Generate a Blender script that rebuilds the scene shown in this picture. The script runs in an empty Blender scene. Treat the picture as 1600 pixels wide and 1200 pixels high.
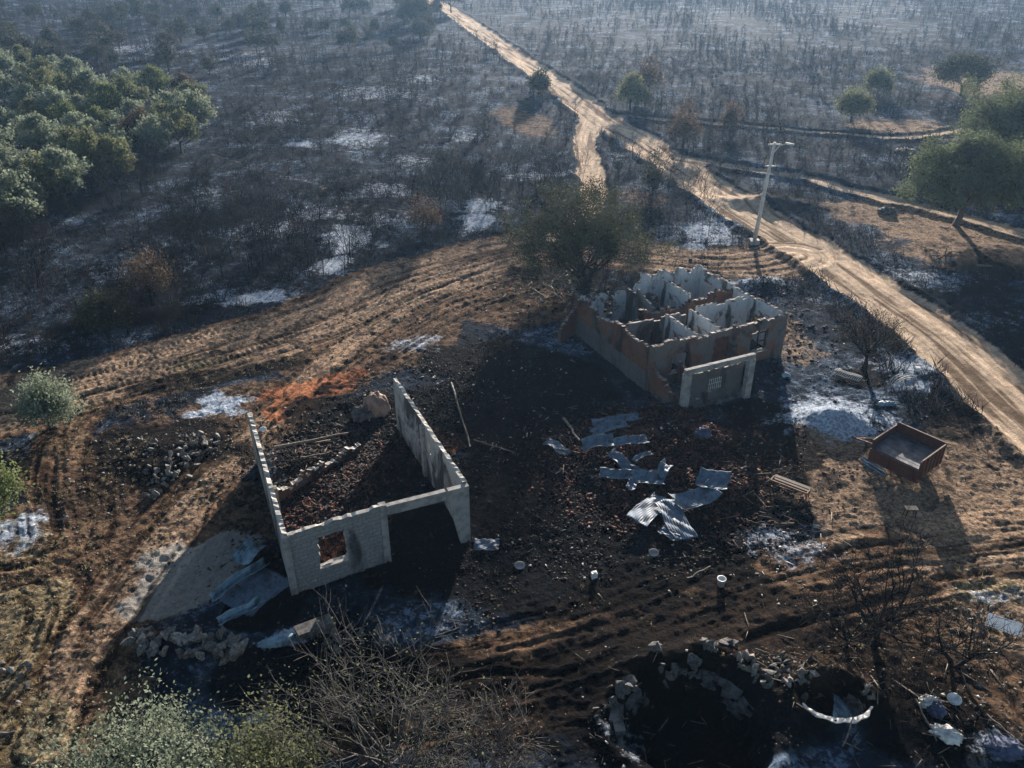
import bpy, bmesh, math, random
import numpy as np
from mathutils import Vector, Matrix, Quaternion

rnd = random.Random(7)
nr = np.random.RandomState(11)
scene = bpy.context.scene
col = scene.collection

# ------------------------------------------------------------------ camera
PITCH = math.radians(29.5); F = 1300.0; CH = 26.0
cam_d = bpy.data.cameras.new('camera'); cam = bpy.data.objects.new('camera', cam_d); col.objects.link(cam)
cam.location = (0, 0, CH); cam.rotation_euler = (math.radians(90) - PITCH, 0, 0)
cam_d.sensor_width = 36; cam_d.lens = 36 * F / 1600; cam_d.clip_end = 4000; cam_d.clip_start = 0.1
scene.camera = cam

# ------------------------------------------------------------------ sky, sun, exposure
SUN_AZ = math.radians(11.5); SUN_EL = math.radians(13.5)
world = bpy.data.worlds.new('World'); scene.world = world; world.use_nodes = True
wn = world.node_tree.nodes; wl = world.node_tree.links
sky = wn.new('ShaderNodeTexSky'); sky.sky_type = 'NISHITA'; sky.sun_disc = False
sky.sun_elevation = SUN_EL; sky.sun_rotation = SUN_AZ
wl.new(sky.outputs[0], wn['Background'].inputs[0]); wn['Background'].inputs[1].default_value = 0.06
S = Vector((math.sin(SUN_AZ) * math.cos(SUN_EL), math.cos(SUN_AZ) * math.cos(SUN_EL), math.sin(SUN_EL)))
sl = bpy.data.lights.new('sun', 'SUN'); sl.energy = 5.0; sl.angle = math.radians(0.5); sl.color = (1.0, 0.89, 0.775)
so = bpy.data.objects.new('sun', sl); col.objects.link(so); so.location = (60, 300, 90)
so.rotation_euler = S.to_track_quat('Z', 'Y').to_euler()
scene.view_settings.view_transform = 'Standard'; scene.view_settings.look = 'None'
scene.view_settings.gamma = 1; scene.view_settings.exposure = 1.55
scene.view_settings.use_curve_mapping = False

# ------------------------------------------------------------------ helpers
def G(px, py, z=0.0):
    a = (px - 800) / F; b = -(py - 600) / F
    d = (a, math.cos(PITCH) + b * math.sin(PITCH), -math.sin(PITCH) + b * math.cos(PITCH))
    t = (z - CH) / d[2]
    return (d[0] * t, d[1] * t)

_T = np.random.RandomState(5).rand(256, 256)
def vnoise(x, y):
    xi = np.floor(x).astype(np.int64); yi = np.floor(y).astype(np.int64)
    fx = x - xi; fy = y - yi
    fx = fx * fx * (3 - 2 * fx); fy = fy * fy * (3 - 2 * fy)
    x0 = xi & 255; x1 = (xi + 1) & 255; y0 = yi & 255; y1 = (yi + 1) & 255
    return (_T[x0, y0] * (1 - fx) + _T[x1, y0] * fx) * (1 - fy) + (_T[x0, y1] * (1 - fx) + _T[x1, y1] * fx) * fy
def fbm(x, y, sc, oc=3, ox=0.0):
    r = 0; a = 1; t = 0
    for i in range(oc):
        r = r + a * vnoise(x / sc + 13.7 * i + ox, y / sc + 7.1 * i + ox * 1.7); t += a; a *= .5; sc *= .47
    return r / t - 0.5
def ss(a, b, x):
    t = np.clip((x - a) / (b - a), 0, 1); return t * t * (3 - 2 * t)

class Path:
    def __init__(self, pix, step=1.5):
        P = [np.array(G(*p)) for p in pix]
        P = [2 * P[0] - P[1]] + P + [2 * P[-1] - P[-2]]
        out = []
        for i in range(1, len(P) - 2):
            n = max(2, int(np.linalg.norm(P[i + 1] - P[i]) / step))
            n = min(n, 14)
            for k in range(n):
                t = k / n
                out.append(0.5 * ((2 * P[i]) + (-P[i - 1] + P[i + 1]) * t + (2 * P[i - 1] - 5 * P[i] + 4 * P[i + 1] - P[i + 2]) * t * t + (-P[i - 1] + 3 * P[i] - 3 * P[i + 1] + P[i + 2]) * t ** 3))
        out.append(P[-2]); self.p = np.array(out)
        self.s = np.concatenate([[0], np.cumsum(np.linalg.norm(np.diff(self.p, axis=0), axis=1))])
    def near(self, x, y, rad):
        """signed lateral distance t and run s for every point (t = 99 where farther than rad)"""
        T = np.full(x.shape, 99.0); Sx = np.zeros(x.shape)
        for i in range(len(self.p) - 1):
            a = self.p[i]; b = self.p[i + 1]
            m = np.where((x > min(a[0], b[0]) - rad) & (x < max(a[0], b[0]) + rad) & (y > min(a[1], b[1]) - rad) & (y < max(a[1], b[1]) + rad))[0]
            if len(m) == 0: continue
            d = b - a; L = np.linalg.norm(d); d = d / L
            rx = x[m] - a[0]; ry = y[m] - a[1]
            k = np.clip(rx * d[0] + ry * d[1], 0, L)
            ex = rx - k * d[0]; ey = ry - k * d[1]
            D = np.hypot(ex, ey); sg = np.sign(d[0] * ry - d[1] * rx)
            up = D < np.abs(T[m])
            mm = m[up]; T[mm] = (D * np.where(sg == 0, 1, sg))[up]; Sx[mm] = (self.s[i] + k)[up]
        T[np.abs(T) > rad] = 99
        return T, Sx

# roads and tracks: (path, half width, kind)
ROAD = Path([(640, -12), (690, 8), (760, 55), (840, 115), (930, 180), (1010, 228), (1100, 290), (1190, 345), (1280, 398), (1370, 458), (1460, 520), (1530, 580), (1600, 645), (1700, 730)])
SPUR = Path([(925, 185), (915, 215), (918, 255), (930, 300), (915, 335), (880, 370)])
SIDE_A = Path([(965, 183), (1040, 188), (1150, 196), (1280, 207), (1400, 214), (1480, 206), (1600, 190)])
SIDE_B = Path([(1060, 246), (1150, 262), (1250, 276), (1350, 303), (1480, 332), (1600, 365), (1700, 390)])
DOZER = Path([(1240, 398), (1160, 412), (1060, 408), (980, 398), (900, 385), (800, 392), (700, 418), (600, 452), (480, 503), (300, 560), (120, 608), (-60, 645), (-250, 690)])
FAN1 = Path([(840, 405), (700, 450), (600, 500), (520, 560), (430, 650), (340, 745), (260, 830), (190, 930), (120, 1040), (60, 1160)])
FAN2 = Path([(820, 440), (700, 480), (600, 540), (520, 590)])
LOWER = Path([(1700, 850), (1560, 862), (1400, 885), (1250, 918), (1100, 965), (980, 1010), (850, 1045), (700, 1075), (560, 1100)])
LEFT1 = Path([(150, 620), (100, 690), (85, 760), (100, 830), (60, 880), (-40, 900)])
LEFT2 = Path([(-40, 900), (60, 880), (130, 920), (110, 1000), (60, 1090), (-20, 1180)])
FOOT = Path([(330, 240), (420, 270), (490, 285), (530, 310), (590, 325), (650, 330)])
FOOT2 = Path([(735, 70), (760, 110), (790, 150), (850, 200), (900, 235)])

def blob(x, y, px, py, rx, ry, rot=0.0, wob=0.35, seed=0.0, e0=.55, e1=1.15):
    """soft irregular patch; centre in photo pixels, radii in metres on the ground"""
    c = G(px, py); dx = x - c[0]; dy = y - c[1]
    cr, sr = math.cos(rot), math.sin(rot)
    a = (dx * cr + dy * sr) / rx; b = (-dx * sr + dy * cr) / ry
    d = np.sqrt(a * a + b * b)
    m = d < 2.2
    r = np.zeros(x.shape)
    if m.any():
        r[m] = 1 - ss(e0, e1, d[m] + wob * 2 * fbm(x[m], y[m], 0.45 * max(rx, ry), 4, seed))
    return r

ASH = [(540, 368, 2.4, 4.2, 0.1, 1), (520, 415, 1.7, 2.4, 0.0, 1), (600, 385, .6, .7, 0, .8), (750, 322, 2.4, 2.4, .3, 1), (745, 345, 2.2, 3.4, .1, 1), (405, 465, 2.6, 1.5, .4, 1), (325, 465, 3.0, 1.3, .3, .55), (830, 275, 4.5, 2.5, 0, .6), (720, 215, 3, 3, 0, .5), (1095, 360, 3.2, 3.2, 0, .7), (1085, 385, 1.6, 1.0, 0, .9), (1130, 375, 2.2, 1.5, 0, .6), (560, 215, 4, 7, 0, .6), (470, 225, 2.5, 2, 0, .9), (430, 185, 5, 6, 0, .55), (400, 90, 9, 12, 0, .5), (220, 75, 12, 12, 0, .45), (600, 150, 8, 8, 0, .45), (420, 360, 5, 3, .2, .5), (620, 345, 5, 3, 0, .5), (230, 420, 6, 3, .3, .4), (500, 330, 4, 3, 0, .5), (650, 130, 4, 5, 0, .45), (960, 245, 1.2, 3, 0, .5), (340, 633, 1.9, 1.5, .4, .9), (648, 538, 2.2, 1.6, .2, .55), (1195, 445, 2.6, 1.6, .2, .6), (1300, 470, 2.8, 2, 0, .35), (1300, 640, 3.4, 2.3, 0, .8), (1300, 662, 2.4, 2.0, 0, 1.0), (1430, 570, 3.5, 2.2, -.3, .6), (1420, 600, 1.6, 1.2, 0, .85), (1450, 435, 5, 3, 0, .45), (600, 300, 5, 3, 0, .45), (330, 300, 4, 3, 0, .35), (250, 880, 1.1, 1.6, .3, .35), (440, 1003, 1.1, .45, .2, .9), (1560, 1165, 1.0, .8, 0, .6), (990, 1150, 1.0, 1.6, 0, .35), (50, 540, 4, 2, 0, .35), (160, 530, 3, 1.2, 0, .35), (640, 250, 5, 3, 0, .35), (1560, 500, 4, 3, 0, .3), (1230, 850, 2.0, 1.5, 0, .45), (30, 830, 1.6, 1.6, 0, .75), (1560, 935, 1.2, .6, 0, .5)]
CHAR_SHADE = [(800, 620, 6.5, 8, 0, 1), (900, 760, 7, 6, 0, 1), (1060, 790, 5, 4, 0, .9), (700, 860, 5, 4, 0, .9), (560, 700, 5, 7, .4, .95), (900, 900, 7, 3, 0, .8), (1100, 870, 4, 2.5, 0, .7), (760, 560, 5, 3, 0, .8), (860, 430, 4, 3, 0, .8), (1030, 690, 6, 3, 0, .9), (1200, 690, 3, 5, 0, .8), (420, 920, 3, 3, 0, .7), (1230, 800, 2, 2, 0, .7), (1500, 450, 7, 3, 0, .5), (1560, 410, 6, 4, 0, .6), (1080, 1100, 6, 3, 0, .8), (560, 1060, 7, 3, 0, .6), (1460, 1120, 4, 3, 0, .6), (480, 640, 2.6, 1.6, 0, .6), (330, 590, 6, 1.6, .35, .6), (260, 700, 5, 4, 0, .65), (1350, 590, 2.4, 2, 0, .6), (1480, 660, 3, 3, 0, .5), (200, 500, 7, 2, .3, .6), (1150, 975, 9, 2.6, .15, .5), (1000, 1010, 6, 3, .1, .55), (1300, 1050, 6, 3, 0, .45), (820, 1100, 7, 3, .1, .5), (130, 770, 3, 4, 0, .4), (1200, 310, 6, 2.4, -.2, .6)]  # burnt black ground; blobs before shed and house also paint in cast shadow
YARD = [(1400, 760, 8, 6, 0, 1), (1540, 830, 5, 5, 0, 1), (1330, 720, 4, 4, 0, 1), (1420, 340, 10, 6, -.2, .7), (1500, 380, 8, 7, 0, .75), (1220, 530, 3, 6, 0, .55), (1560, 720, 4, 5, 0, .7), (1540, 130, 14, 18, 0, .6), (1420, 200, 9, 7, 0, .7), (1560, 960, 3, 3, 0, .7)]
RED = [(480, 610, 3.2, 1.6, .3, 1), (450, 640, 2, 1.6, .3, .8), (700, 690, 1.1, 1.8, .4, .7), (620, 645, 1.2, .9, 0, .7), (540, 590, 2, 1.3, .3, .7), (1500, 160, 8, 10, 0, .35), (560, 690, 1.5, 1.2, .4, .4), (530, 850, 2.4, 2.6, 0, .5)]
SOIL = [(700, 450, 9, 6, 0, 1), (560, 540, 8, 6, .3, 1), (400, 640, 7, 5, .4, .9), (230, 820, 7, 7, 0, .9), (100, 900, 7, 8, 0, 1), (60, 1050, 5, 6, 0, 1), (820, 480, 5, 5, 0, .8), (1150, 960, 10, 4, .2, .8), (1350, 920, 8, 4, .1, .9), (800, 1080, 8, 3, .1, .8), (1380, 1030, 6, 4, 0, .9), (1280, 1060, 3, 3, 0, .8), (1540, 1060, 4, 4, 0, .7), (1130, 1130, 1.2, 2, 0, .8), (820, 190, 5, 11, .3, .6), (1000, 310, 3, 5, .2, .5), (170, 720, 6, 5, 0, .7), (1200, 900, 5, 3, 0, .7)]
SLAB = [(296, 905, 3.4, 2.0, .65, 1), (350, 858, 1.9, 1.4, .5, .9), (262, 872, 1.6, 1.0, .5, .7)]
STRAW = [(300, 570, 3, .8, .35, .8), (340, 590, 2, .7, .3, .8), (120, 640, 2.0, 1, .3, .5), (20, 1000, 2.2, 4, 0, .8), (20, 940, 1.6, 1, 0, .9), (100, 680, 3, 2, 0, .4), (40, 860, 2.5, 2, 0, .5), (1560, 925, 3, 1, 0, .7), (30, 1160, 3, 3, 0, .7)]

def layers(x, y):
    L = {}
    wob = 0.8 * fbm(x, y, 3.0, 5, 3.3) * 2
    def roadmask(p, hw, soft=.45):
        t, s = p.near(x, y, hw + 2.5); t = t + wob * (np.abs(t) < 90)
        return 1 - ss(hw - soft, hw + soft, np.abs(t)), t, s
    m, L['road_t'], L['road_s'] = roadmask(ROAD, 2.8, .6)
    road = m
    m, L['spur_t'], _ = roadmask(SPUR, 1.5); road = np.maximum(road, m * .9)
    m, L['sa_t'], _ = roadmask(SIDE_A, 1.1); road = np.maximum(road, m * .72)
    m, L['sb_t'], _ = roadmask(SIDE_B, 1.6); road = np.maximum(road, m * .75)
    m, _, _ = roadmask(FOOT, .45, .3); road = np.maximum(road, m * .42)
    m, _, _ = roadmask(FOOT2, .8, .4); road = np.maximum(road, m * .35)
    L['road'] = road
    st = np.zeros(x.shape); wt = np.zeros(x.shape)
    def streak(p, rad, sd):
        nonlocal st, wt
        t, s = p.near(x, y, rad); m = np.abs(t) < 90
        v = fbm(s / 9 + 3 * sd, t / .55, 1.0, 3, sd) + .5 * fbm(s / 5, t / .2, 1.0, 2, sd + 4); w = m * (1 - ss(rad * .6, rad, np.abs(t))) + 1e-6 * m
        up = w > wt; st[up] = (v * np.clip(w, 0, 1))[up]; wt[up] = w[up]
    for i, (p, rad) in enumerate(((DOZER, 6.0), (LOWER, 4.5), (FAN1, 3), (FAN2, 4), (LEFT1, 3), (LEFT2, 3), (SIDE_B, 2.4), (ROAD, 3.6), (SPUR, 2.4))): streak(p, rad, i * 1.7)
    L['streak'] = np.clip(.5 + st * 1.45, 0, 1)
    m, L['dz_t'], L['dz_s'] = roadmask(DOZER, 4.2, 1.0); soil = m
    m, L['f1_t'], L['f1_s'] = roadmask(FAN1, 1.5, .8); soil = np.maximum(soil, m * .95)
    m, L['f2_t'], L['f2_s'] = roadmask(FAN2, 2.2, 1); soil = np.maximum(soil, m * .9)
    m, L['lo_t'], L['lo_s'] = roadmask(LOWER, 2.6, .9); soil = np.maximum(soil, m * .9)
    m, L['l1_t'], L['l1_s'] = roadmask(LEFT1, 1.8, .8); soil = np.maximum(soil, m)
    m, L['l2_t'], L['l2_s'] = roadmask(LEFT2, 1.8, .8); soil = np.maximum(soil, m)
    for i, b in enumerate(SOIL): soil = np.maximum(soil, b[5] * blob(x, y, *b[:5], seed=i * 1.1))
    for nme, lst in (('ash', ASH), ('char', CHAR_SHADE), ('yard', YARD), ('red', RED), ('straw', STRAW)):
        m = np.zeros(x.shape)
        for i, b in enumerate(lst): m = np.maximum(m, b[5] * blob(x, y, *b[:5], wob=.5 if nme != 'ash' else .7, seed=i * .77 + len(nme), e0=.55 if nme != 'ash' else .3, e1=1.15 if nme != 'ash' else 1.35))
        L[nme] = m
    m = np.zeros(x.shape)
    for i, b in enumerate(SLAB): m = np.maximum(m, b[5] * blob(x, y, *b[:5], wob=.3, seed=i))
    L['slab'] = m
    L['soil'] = soil
    L['yard'] = np.maximum(L['yard'], np.maximum(.85 * (1 - ss(2.6, 4.6, np.abs(L['dz_t'] + .5 * wob))), .6 * (1 - ss(.8, 1.5, np.abs(L['f1_t'])))))
    return L

WELL = G(1300, 1100); PIT = G(1085, 1125)
BRICK = G(1035, 718)
def height(x, y, L=None):
    x = np.asarray(x, float); y = np.asarray(y, float)
    if L is None: L = layers(x, y)
    far = ss(75, 160, y) + ss(90, 200, np.abs(x))
    z = 1.6 * far * (fbm(x, y, 90, 2, 9.0) + .3 * fbm(x, y, 30, 2, 9.0) * (1 - L['road'])) + 0.28 * fbm(x, y, 7, 3) + 0.16 * fbm(x, y, 1.6, 3, 4.0)
    flat = np.maximum(L['road'], L['soil'] * .5)
    z = z * (1 - .55 * flat) * (1 - .5 * (np.abs(L['dz_t']) < 3.2)) + 0.09 * (1 - .7 * L['road']) * fbm(x, y, .45, 2, 2.0)
    rough = (1 - L['road'])
    z = z + .10 * rough * fbm(x, y, .25, 2, 6.0)
    # road: sunk a little, bank on the edge, two wheel lines
    t = np.abs(L['road_t'])
    z = z - .10 * L['road'] + (np.maximum(np.abs(L['sb_t']), 0) > 2.5) * (np.abs(L['sa_t']) > 2.2) * (np.abs(L['spur_t']) > 2.2) * .32 * np.exp(-((t - 3.3) / .5) ** 2) * (.5 + 1.6 * np.clip(fbm(x, y, 4, 2, 1.0) + .3, 0, 1))
    z = z - .05 * (np.exp(-((t - .95) / .25) ** 2))
    nb_ = (1 - L['road']) * (np.abs(L['road_t']) > 3.2)
    t = np.abs(L['sb_t']); z = z + nb_ * .35 * np.exp(-((t - 2.1) / .4) ** 2) - .1 * (t < 1.6)
    t = np.abs(L['spur_t']); z = z + nb_ * .3 * np.exp(-((t - 2.0) / .4) ** 2)
    t = np.abs(L['sa_t']); z = z + nb_ * .3 * np.exp(-((t - 1.6) / .4) ** 2)
    # ruts with tyre tread
    def ruts(z, t, s, cs, depth, tread, w=.28, per=.52, lo=.0):
        for c in cs:
            cc = c + .5 * fbm(s, s * 0 + c * 5, 14, 2, c) * 2
            d = t - cc; m = (np.abs(t) < 90) * np.clip(.55 + 2.6 * fbm(s, s * 0 + c * 9, 11, 2, c + 3), lo, 1)
            g = np.exp(-(d / w) ** 4) * m
            z = z - depth * g + depth * .45 * np.exp(-((np.abs(d) - w - .16) / .13) ** 2) * m
            if tread:
                ph = s / per + np.abs(d) * .9
                z = z + g * tread * np.clip(2.2 * np.sin(2 * np.pi * ph), -1, 1)
        return z
    z = ruts(z, L['dz_t'], L['dz_s'], (-2.5, -1.6, .2, 1.15, 2.6), .045, .038, .34, .40, .35)
    z = ruts(z, L['f1_t'], L['f1_s'], (-.9, .9), .09, .0, .22)
    z = ruts(z, L['f2_t'], L['f2_s'], (-1.8, -.6, .8, 1.9), .06, .02, .22)
    z = ruts(z, L['lo_t'], L['lo_s'], (-1.5, .3, 1.9), .08, .0, .2)
    z = ruts(z, L['l1_t'], L['l1_s'], (-1.4, -.5, .5, 1.4), .06, .02, .2, .4)
    z = ruts(z, L['l2_t'], L['l2_s'], (-1.4, -.4, .6, 1.4), .06, .02, .2, .4)
    z = z + .13 * L['soil'] * .5 * (1 - L['road']) * (1 - .85 * (np.abs(L['dz_t']) < 3.5)) * fbm(x, y, .6, 3, 8.8) + .10 * (L['streak'] - .5)
    # mounds
    def mound(px, py, rx, ry, h, rot=0, n=.35):
        c = G(px, py); dx = x - c[0]; dy = y - c[1]; a = (dx * math.cos(rot) + dy * math.sin(rot)) / rx; b = (-dx * math.sin(rot) + dy * math.cos(rot)) / ry
        q = a * a + b * b
        return h * np.exp(-q * 1.4) * (1 + n * 2 * fbm(x, y, 1.2, 3, h))
    z = z + mound(1035, 712, 4.0, 2.8, 1.0) + mound(1050, 652, 2.4, 1.4, .7) + mound(1115, 695, 2.2, 1.5, .6) + mound(1120, 770, 2.2, 1.8, .35) + mound(1302, 662, 2.1, 1.5, 1.0, 0, .1)
    z = z + mound(560, 790, 3.0, 4.2, .35, .35) + mound(590, 625, 1.6, 1.2, .4) + mound(1190, 445, 2.6, 1.6, .5)
    z = z + mound(860, 500, 2.0, 3, .4) + mound(250, 715, 3, 2.4, .45) + mound(1430, 585, 2.0, 1.4, .35) + mound(200, 500, 5, 1.6, .7, .3)
    z = z + mound(1210, 320, 7, 2.0, .8, -.25) + mound(300, 1010, 3.5, 1.2, .5) + mound(500, 985, 3, 1, .3) + mound(1100, 1045, 5, 1.6, .5)
    z = z + mound(1095, 500, 3.6, 2.2, .9) + mound(1000, 492, 2, 1.6, .6) + mound(1150, 480, 1.6, 1.6, .6)
    # well and the sunken stone ruin
    d = np.hypot((x - WELL[0]) / 1.25, (y - WELL[1]) / .95); z = z + .5 * np.exp(-((d - 1.25) / .35) ** 2) - 2.4 * (1 - ss(.8, .98, d))
    d = np.hypot((x - PIT[0]) / 3.1, (y - PIT[1]) / 2.5) + .12 * fbm(x, y, 1.5, 3, 5) * 3.4; z = z + .25 * np.exp(-((d - 1.15) / .15) ** 2) - 2.2 * (1 - ss(.78, 1.0, d)) * .75
    return z
def H(x, y): return float(height(np.array([x]), np.array([y]))[0])
def GP(px, py, dz=0.0):
    z = 0.0
    for _ in range(4):
        x, y = G(px, py, z + dz); z = H(x, y)
    return Vector((x, y, z))

# ------------------------------------------------------------------ materials
def mat(name, rough=.9, spec=.3):
    m = bpy.data.materials.new(name); m.use_nodes = True
    b = m.node_tree.nodes['Principled BSDF']; b.inputs['Roughness'].default_value = rough
    b.inputs['Specular IOR Level'].default_value = spec
    return m, m.node_tree.nodes, m.node_tree.links, b
class N:
    def __init__(s, m): s.n = m.node_tree.nodes; s.l = m.node_tree.links
    def link(s, a, b): s.l.new(a, b)
    def _set(s, inp, v):
        if hasattr(v, 'links') or isinstance(v, bpy.types.NodeSocket): s.l.new(v, inp)
        else: inp.default_value = v
    def coord(s, w='Object'): return s.n.new('ShaderNodeTexCoord').outputs[w]
    def noise(s, sc, det=4, rough=.6, vec=None, dist=0):
        n = s.n.new('ShaderNodeTexNoise'); n.inputs['Scale'].default_value = sc; n.inputs['Detail'].default_value = det
        n.inputs['Roughness'].default_value = rough; n.inputs['Distortion'].default_value = dist
        if vec is not None: s.l.new(vec, n.inputs['Vector'])
        return n.outputs['Fac']
    def vor(s, sc, vec=None, feat='F1', out='Distance'):
        n = s.n.new('ShaderNodeTexVoronoi'); n.inputs['Scale'].default_value = sc; n.feature = feat
        if vec is not None: s.l.new(vec, n.inputs['Vector'])
        return n.outputs[out]
    def math(s, op, a, b=0.0, c=0.0, clamp=False):
        n = s.n.new('ShaderNodeMath'); n.operation = op; n.use_clamp = clamp
        s._set(n.inputs[0], a); s._set(n.inputs[1], b); s._set(n.inputs[2], c); return n.outputs[0]
    def ramp(s, f, a, b):
        n = s.n.new('ShaderNodeMapRange'); n.interpolation_type = 'SMOOTHSTEP'
        s._set(n.inputs[0], f); n.inputs[1].default_value = a; n.inputs[2].default_value = b; return n.outputs[0]
    def mix(s, f, a, b, mode='MIX'):
        n = s.n.new('ShaderNodeMix'); n.data_type = 'RGBA'; n.blend_type = mode
        s._set(n.inputs[0], f)
        for i, v in ((6, a), (7, b)):
            if isinstance(v, tuple): n.inputs[i].default_value = (*v[:3], 1)
            else: s.l.new(v, n.inputs[i])
        return n.outputs[2]
    def bump(s, h, st, dist, nrm=None):
        n = s.n.new('ShaderNodeBump'); n.inputs['Strength'].default_value = st; n.inputs['Distance'].default_value = dist
        s.l.new(h, n.inputs['Height'])
        if nrm is not None: s.l.new(nrm, n.inputs['Normal'])
        return n.outputs[0]
    def island(s): return s.n.new('ShaderNodeNewGeometry').outputs['Random Per Island']
    def xform(s, vec, sc=(1, 1, 1), rot=(0, 0, 0)):
        n = s.n.new('ShaderNodeMapping'); s.l.new(vec, n.inputs[0]); n.inputs['Scale'].default_value = sc; n.inputs['Rotation'].default_value = rot; return n.outputs[0]

def simple(name, c1, c2, sc=3.0, rough=.85, spec=.25, bump=.3, metal=0, island=False, lo=.35, hi=.65, bsc=None, bd=.02):
    m, n, l, b = mat(name, rough, spec); k = N(m); co = k.coord()
    f = k.ramp(k.noise(sc, 5, .65, co), lo, hi)
    c = k.mix(f, c1, c2)
    if island:
        f2 = k.math('MULTIPLY_ADD', k.island(), 1.1, .45)
        c = k.mix(1.0, c, k.n.new('ShaderNodeCombineColor').outputs[0], 'MULTIPLY') if False else c
        hs = k.n.new('ShaderNodeHueSaturation'); l.new(c, hs.inputs['Color']); l.new(f2, hs.inputs['Value']); c = hs.outputs[0]
    l.new(c, b.inputs['Base Color']); b.inputs['Metallic'].default_value = metal
    if bump: l.new(k.bump(k.noise(bsc or sc * 6, 5, .7, co), bump, bd), b.inputs['Normal'])
    return m
M = {}
def leafmat(name, a, b_, tr=.35):
    m, n, l, b = mat(name, .8, .12); k = N(m)
    i = k.island(); c = k.mix(i, a, b_)
    c = k.mix(k.ramp(k.noise(.9, 3, .6, k.coord()), .35, .7), c, tuple(v * 1.5 for v in b_))
    l.new(c, b.inputs['Base Color'])
    t = n.new('ShaderNodeBsdfTranslucent'); l.new(c, t.inputs[0])
    mx = n.new('ShaderNodeMixShader'); mx.inputs[0].default_value = tr
    l.new(b.outputs[0], mx.inputs[1]); l.new(t.outputs[0], mx.inputs[2]); l.new(mx.outputs[0], n['Material Output'].inputs[0])
    return m
M['leaf_green'] = leafmat('leaf_green', (.035, .048, .024), (.09, .11, .06))
M['leaf_pale'] = leafmat('leaf_pale', (.07, .09, .06), (.19, .22, .16))
M['leaf_olive'] = leafmat('leaf_olive', (.05, .065, .03), (.13, .14, .075))
M['leaf_scorch'] = leafmat('leaf_scorch', (.045, .035, .025), (.11, .075, .05), .2)
M['leaf_dark'] = leafmat('leaf_dark', (.020, .026, .015), (.055, .060, .034), .2)
M['leaf_dull'] = leafmat('leaf_dull', (.03, .035, .03), (.065, .07, .055), .15)
M['leaf_yellow'] = leafmat('leaf_yellow', (.055, .075, .028), (.125, .15, .065))
M['bark'] = simple('bark', (.05, .04, .032), (.11, .09, .075), 8, bump=.5)
M['bark_char'] = simple('bark_char', (.008, .009, .010), (.028, .027, .028), 6, rough=.9, spec=.06, bump=.4)
M['bark_grey'] = simple('bark_grey', (.035, .034, .032), (.12, .115, .11), 5, bump=.4)
M['rock'] = simple('rock', (.07, .066, .062), (.22, .20, .18), 4, bump=.6, island=True)
M['rock_soot'] = simple('rock_soot', (.035, .035, .036), (.13, .125, .12), 3, bump=.6)
M['brick'] = simple('brick', (.035, .022, .020), (.11, .052, .040), 2.5, island=True, bump=.4, spec=.05)
M['debris'] = simple('debris', (.008, .008, .009), (.034, .030, .029), 1.2, island=True, bump=.3, spec=.05)
M['debris_pale'] = simple('debris_pale', (.12, .11, .10), (.42, .39, .36), .8, island=True, bump=.3)
M['wood_grey'] = simple('wood_grey', (.10, .085, .07), (.25, .21, .17), 5, bump=.4)
M['wood_char'] = simple('wood_char', (.012, .011, .011), (.04, .034, .03), 5, rough=.7, bump=.5)
M['white_plastic'] = simple('white_plastic', (.55, .55, .54), (.75, .75, .73), 5, rough=.45, spec=.4, bump=.05)
M['cloth_white'] = simple('cloth_white', (.4, .39, .37), (.72, .70, .67), 4, bump=.3)
M['cloth_blue'] = simple('cloth_blue', (.04, .05, .09), (.09, .11, .18), 4, bump=.3)
M['pole'] = simple('pole', (.42, .41, .39), (.60, .59, .56), 3, rough=.7, bump=.15)
M['steel'] = simple('steel', (.10, .10, .105), (.22, .22, .22), 4, rough=.5, metal=.6, bump=.15)
M['steel_rust'] = simple('steel_rust', (.10, .045, .025), (.2, .10, .06), 6, rough=.75, metal=.2, bump=.3)
M['blue_pipe'] = simple('blue_pipe', (.03, .11, .2), (.08, .22, .34), 3, rough=.35, spec=.5, bump=.05)
M['glass_insul'] = simple('glass_insul', (.18, .10, .06), (.25, .15, .1), 3, rough=.2, spec=.6, bump=0)
M['rubber'] = simple('rubber', (.012, .012, .012), (.03, .028, .026), 6, rough=.8, bump=.3)

def sheetmat():
    m, n, l, b = mat('sheet_metal', .62, .3); k = N(m); co = k.coord()
    f = k.ramp(k.noise(1.6, 6, .7, co, .5), .38, .62); c = k.mix(f, (.06, .088, .125), (.13, .18, .24))
    g = k.ramp(k.noise(3.1, 6, .75, co), .53, .66); c = k.mix(g, c, (.05, .036, .030))
    l.new(c, b.inputs['Base Color']); l.new(k.math('MULTIPLY_ADD', f, .2, .55), b.inputs['Roughness']); b.inputs['Metallic'].default_value = .2
    l.new(k.bump(k.noise(6, 4, .6, co), .25, .03), b.inputs['Normal']); return m
M['sheet'] = sheetmat()
def sheetmat_blue():
    m, n, l, b = mat('sheet_blue', .5, .4); k = N(m); co = k.coord()
    f = k.ramp(k.noise(2.2, 6, .7, co), .42, .66); c = k.mix(f, (.22, .33, .40), (.06, .09, .11))
    l.new(c, b.inputs['Base Color']); l.new(k.bump(k.noise(7, 4, .6, co), .3, .03), b.inputs['Normal']); return m
M['sheet_blue'] = sheetmat_blue()

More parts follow.
